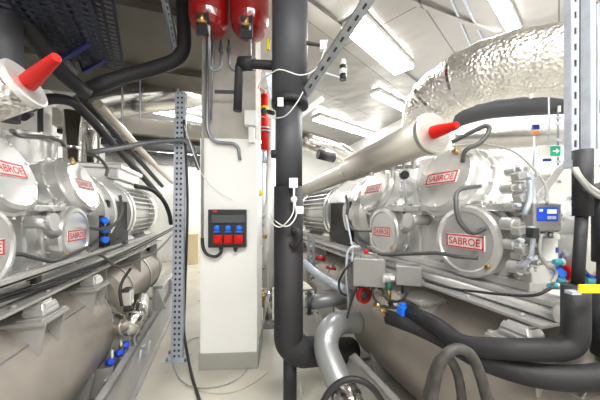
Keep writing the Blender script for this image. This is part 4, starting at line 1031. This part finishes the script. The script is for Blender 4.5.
# ---------------------------------------------------------------- more fittings
t = thing('return_manifold', 'low row of thin tubes and brass fittings on the left ground channel', 'pipe', P(120, 380, 2.25)); o = t.location
for (x, y0, y1, d) in ((112, 350, 380, 2.2), (121, 338, 372, 2.3), (129, 334, 362, 2.4), (138, 326, 352, 2.55)):
    MB().sweep([p - o for p in smooth_path([P(x, y0, d), P(x + 1, y1, d), P(x + 10, y1 + 1, d - .02), P(x + 12, y1 - 12, d)], .03)], .011, 8).build('tube', galv, t)
    MB().cyl(P(x, y0 + 6, d) - o, P(x, y0 + 10, d) - o, .018, seg=8).build('fitting', brass, t)
    MB().obox(P(x + .5, y1 - 8, d) - o, (.03, .03, .03), X=RT, Y=FW, bev=.004).build('valve_block', galvd, t)
for (px, py, l) in ((98, 380, 'upright steel gusset under the end of the left tank'),):
    tag(MB().obox(P(102, 382, 2.15), (.16, .012, .22), X=(1, 0, 0), Y=(0, 1, 0)).build('gusset_plate', frame_m), l, 'bracket')
t = thing('service_manifold', 'bundle of small silver valves above the middle of the right compressor', 'valve', P(388, 168, 2.1)); o = t.location
for (x, y, r, dz) in ((372, 166, .022, .08), (382, 160, .026, .10), (393, 166, .03, .09), (404, 160, .022, .07), (414, 156, .026, .09)):
    c = P(x, y, 2.1 - (x - 372) * .006) - o
    MB().lathe(c, (0, 0, 1), [(-dz, r * .7), (-.02, r * .7), (-.02, r), (.02, r), (.02, r * .6), (.04, r * .5), (.04, 0)], 14).build('valve_stem', silver2, t)
MB().sweep([p - o for p in smooth_path([P(365, 170, 2.15), P(384, 169, 2.05), P(402, 167, 1.93), P(420, 166, 1.82)], .05)], .014, 10).build('header_tube', galv, t)
for (px, d, l) in ((104, 4.6, 'thin hanger rod before the round cross duct, leftmost'), (122, 4.6, 'thin hanger rod before the round cross duct, middle'), (140, 4.6, 'thin hanger rod before the round cross duct, right')):
    b = P(px, 128, d); e = V((b.x, b.y, ZC - .12))
    tag(MB().cyl(b, e, .012, seg=8).build('hanger_rod', galv), l, 'rod', 'hanger rods before the round cross duct')
t = thing('valve_cluster', 'cluster of pale valves seen in the gap right of the column', 'valve', P(261, 250, 3.3)); o = t.location
for k in range(9):
    x = 257.5 + (k * 37 % 8); y = 205 + k * 10.5
    c = P(x, y, 3.3) - o
    MB().lathe(c, -FW + RT * (.4 if k % 2 else -.5), [(-.05, .022), (0, .026), (.02, .03), (.03, .018), (.03, 0)], 12).build('valve_body', (silver2, galv, boxm, brass)[k % 4], t)
t = thing('motor_support_plate', 'grey upright plate below the right motor behind the flanged pipe', 'bracket', P(325, 300, 3.1)); o = t.location
MB().obox((0, 0, 0), (.02, .5, .40), X=(1, 0, 0), Y=(0, 1, 0)).build('plate', frame_m, t)
MB().obox((-.05, 0, .2), (.14, .55, .02), X=(1, 0, 0), Y=(0, 1, 0)).build('top_flange', frame_m, t)
# ---------------------------------------------------------------- world, camera, view
w = bpy.data.worlds.new('World'); bpy.context.scene.world = w; w.use_nodes = True
w.node_tree.nodes['Background'].inputs['Color'].default_value = (.9, .95, 1, 1)
w.node_tree.nodes['Background'].inputs['Strength'].default_value = .3
cam = bpy.data.cameras.new('camera'); co = bpy.data.objects.new('camera', cam); C.objects.link(co)
cam.sensor_width = 36; cam.lens = 36 * F / 600; cam.shift_y = 12 / 600
cam.clip_start = .02
co.location = CAM; co.rotation_euler = (PI / 2, 0, -PSI)
sc = bpy.context.scene; sc.camera = co
sc.view_settings.view_transform = 'Standard'; sc.view_settings.look = 'None'
sc.view_settings.exposure = 0.27; sc.view_settings.gamma = 1
sc.view_settings.use_curve_mapping = False
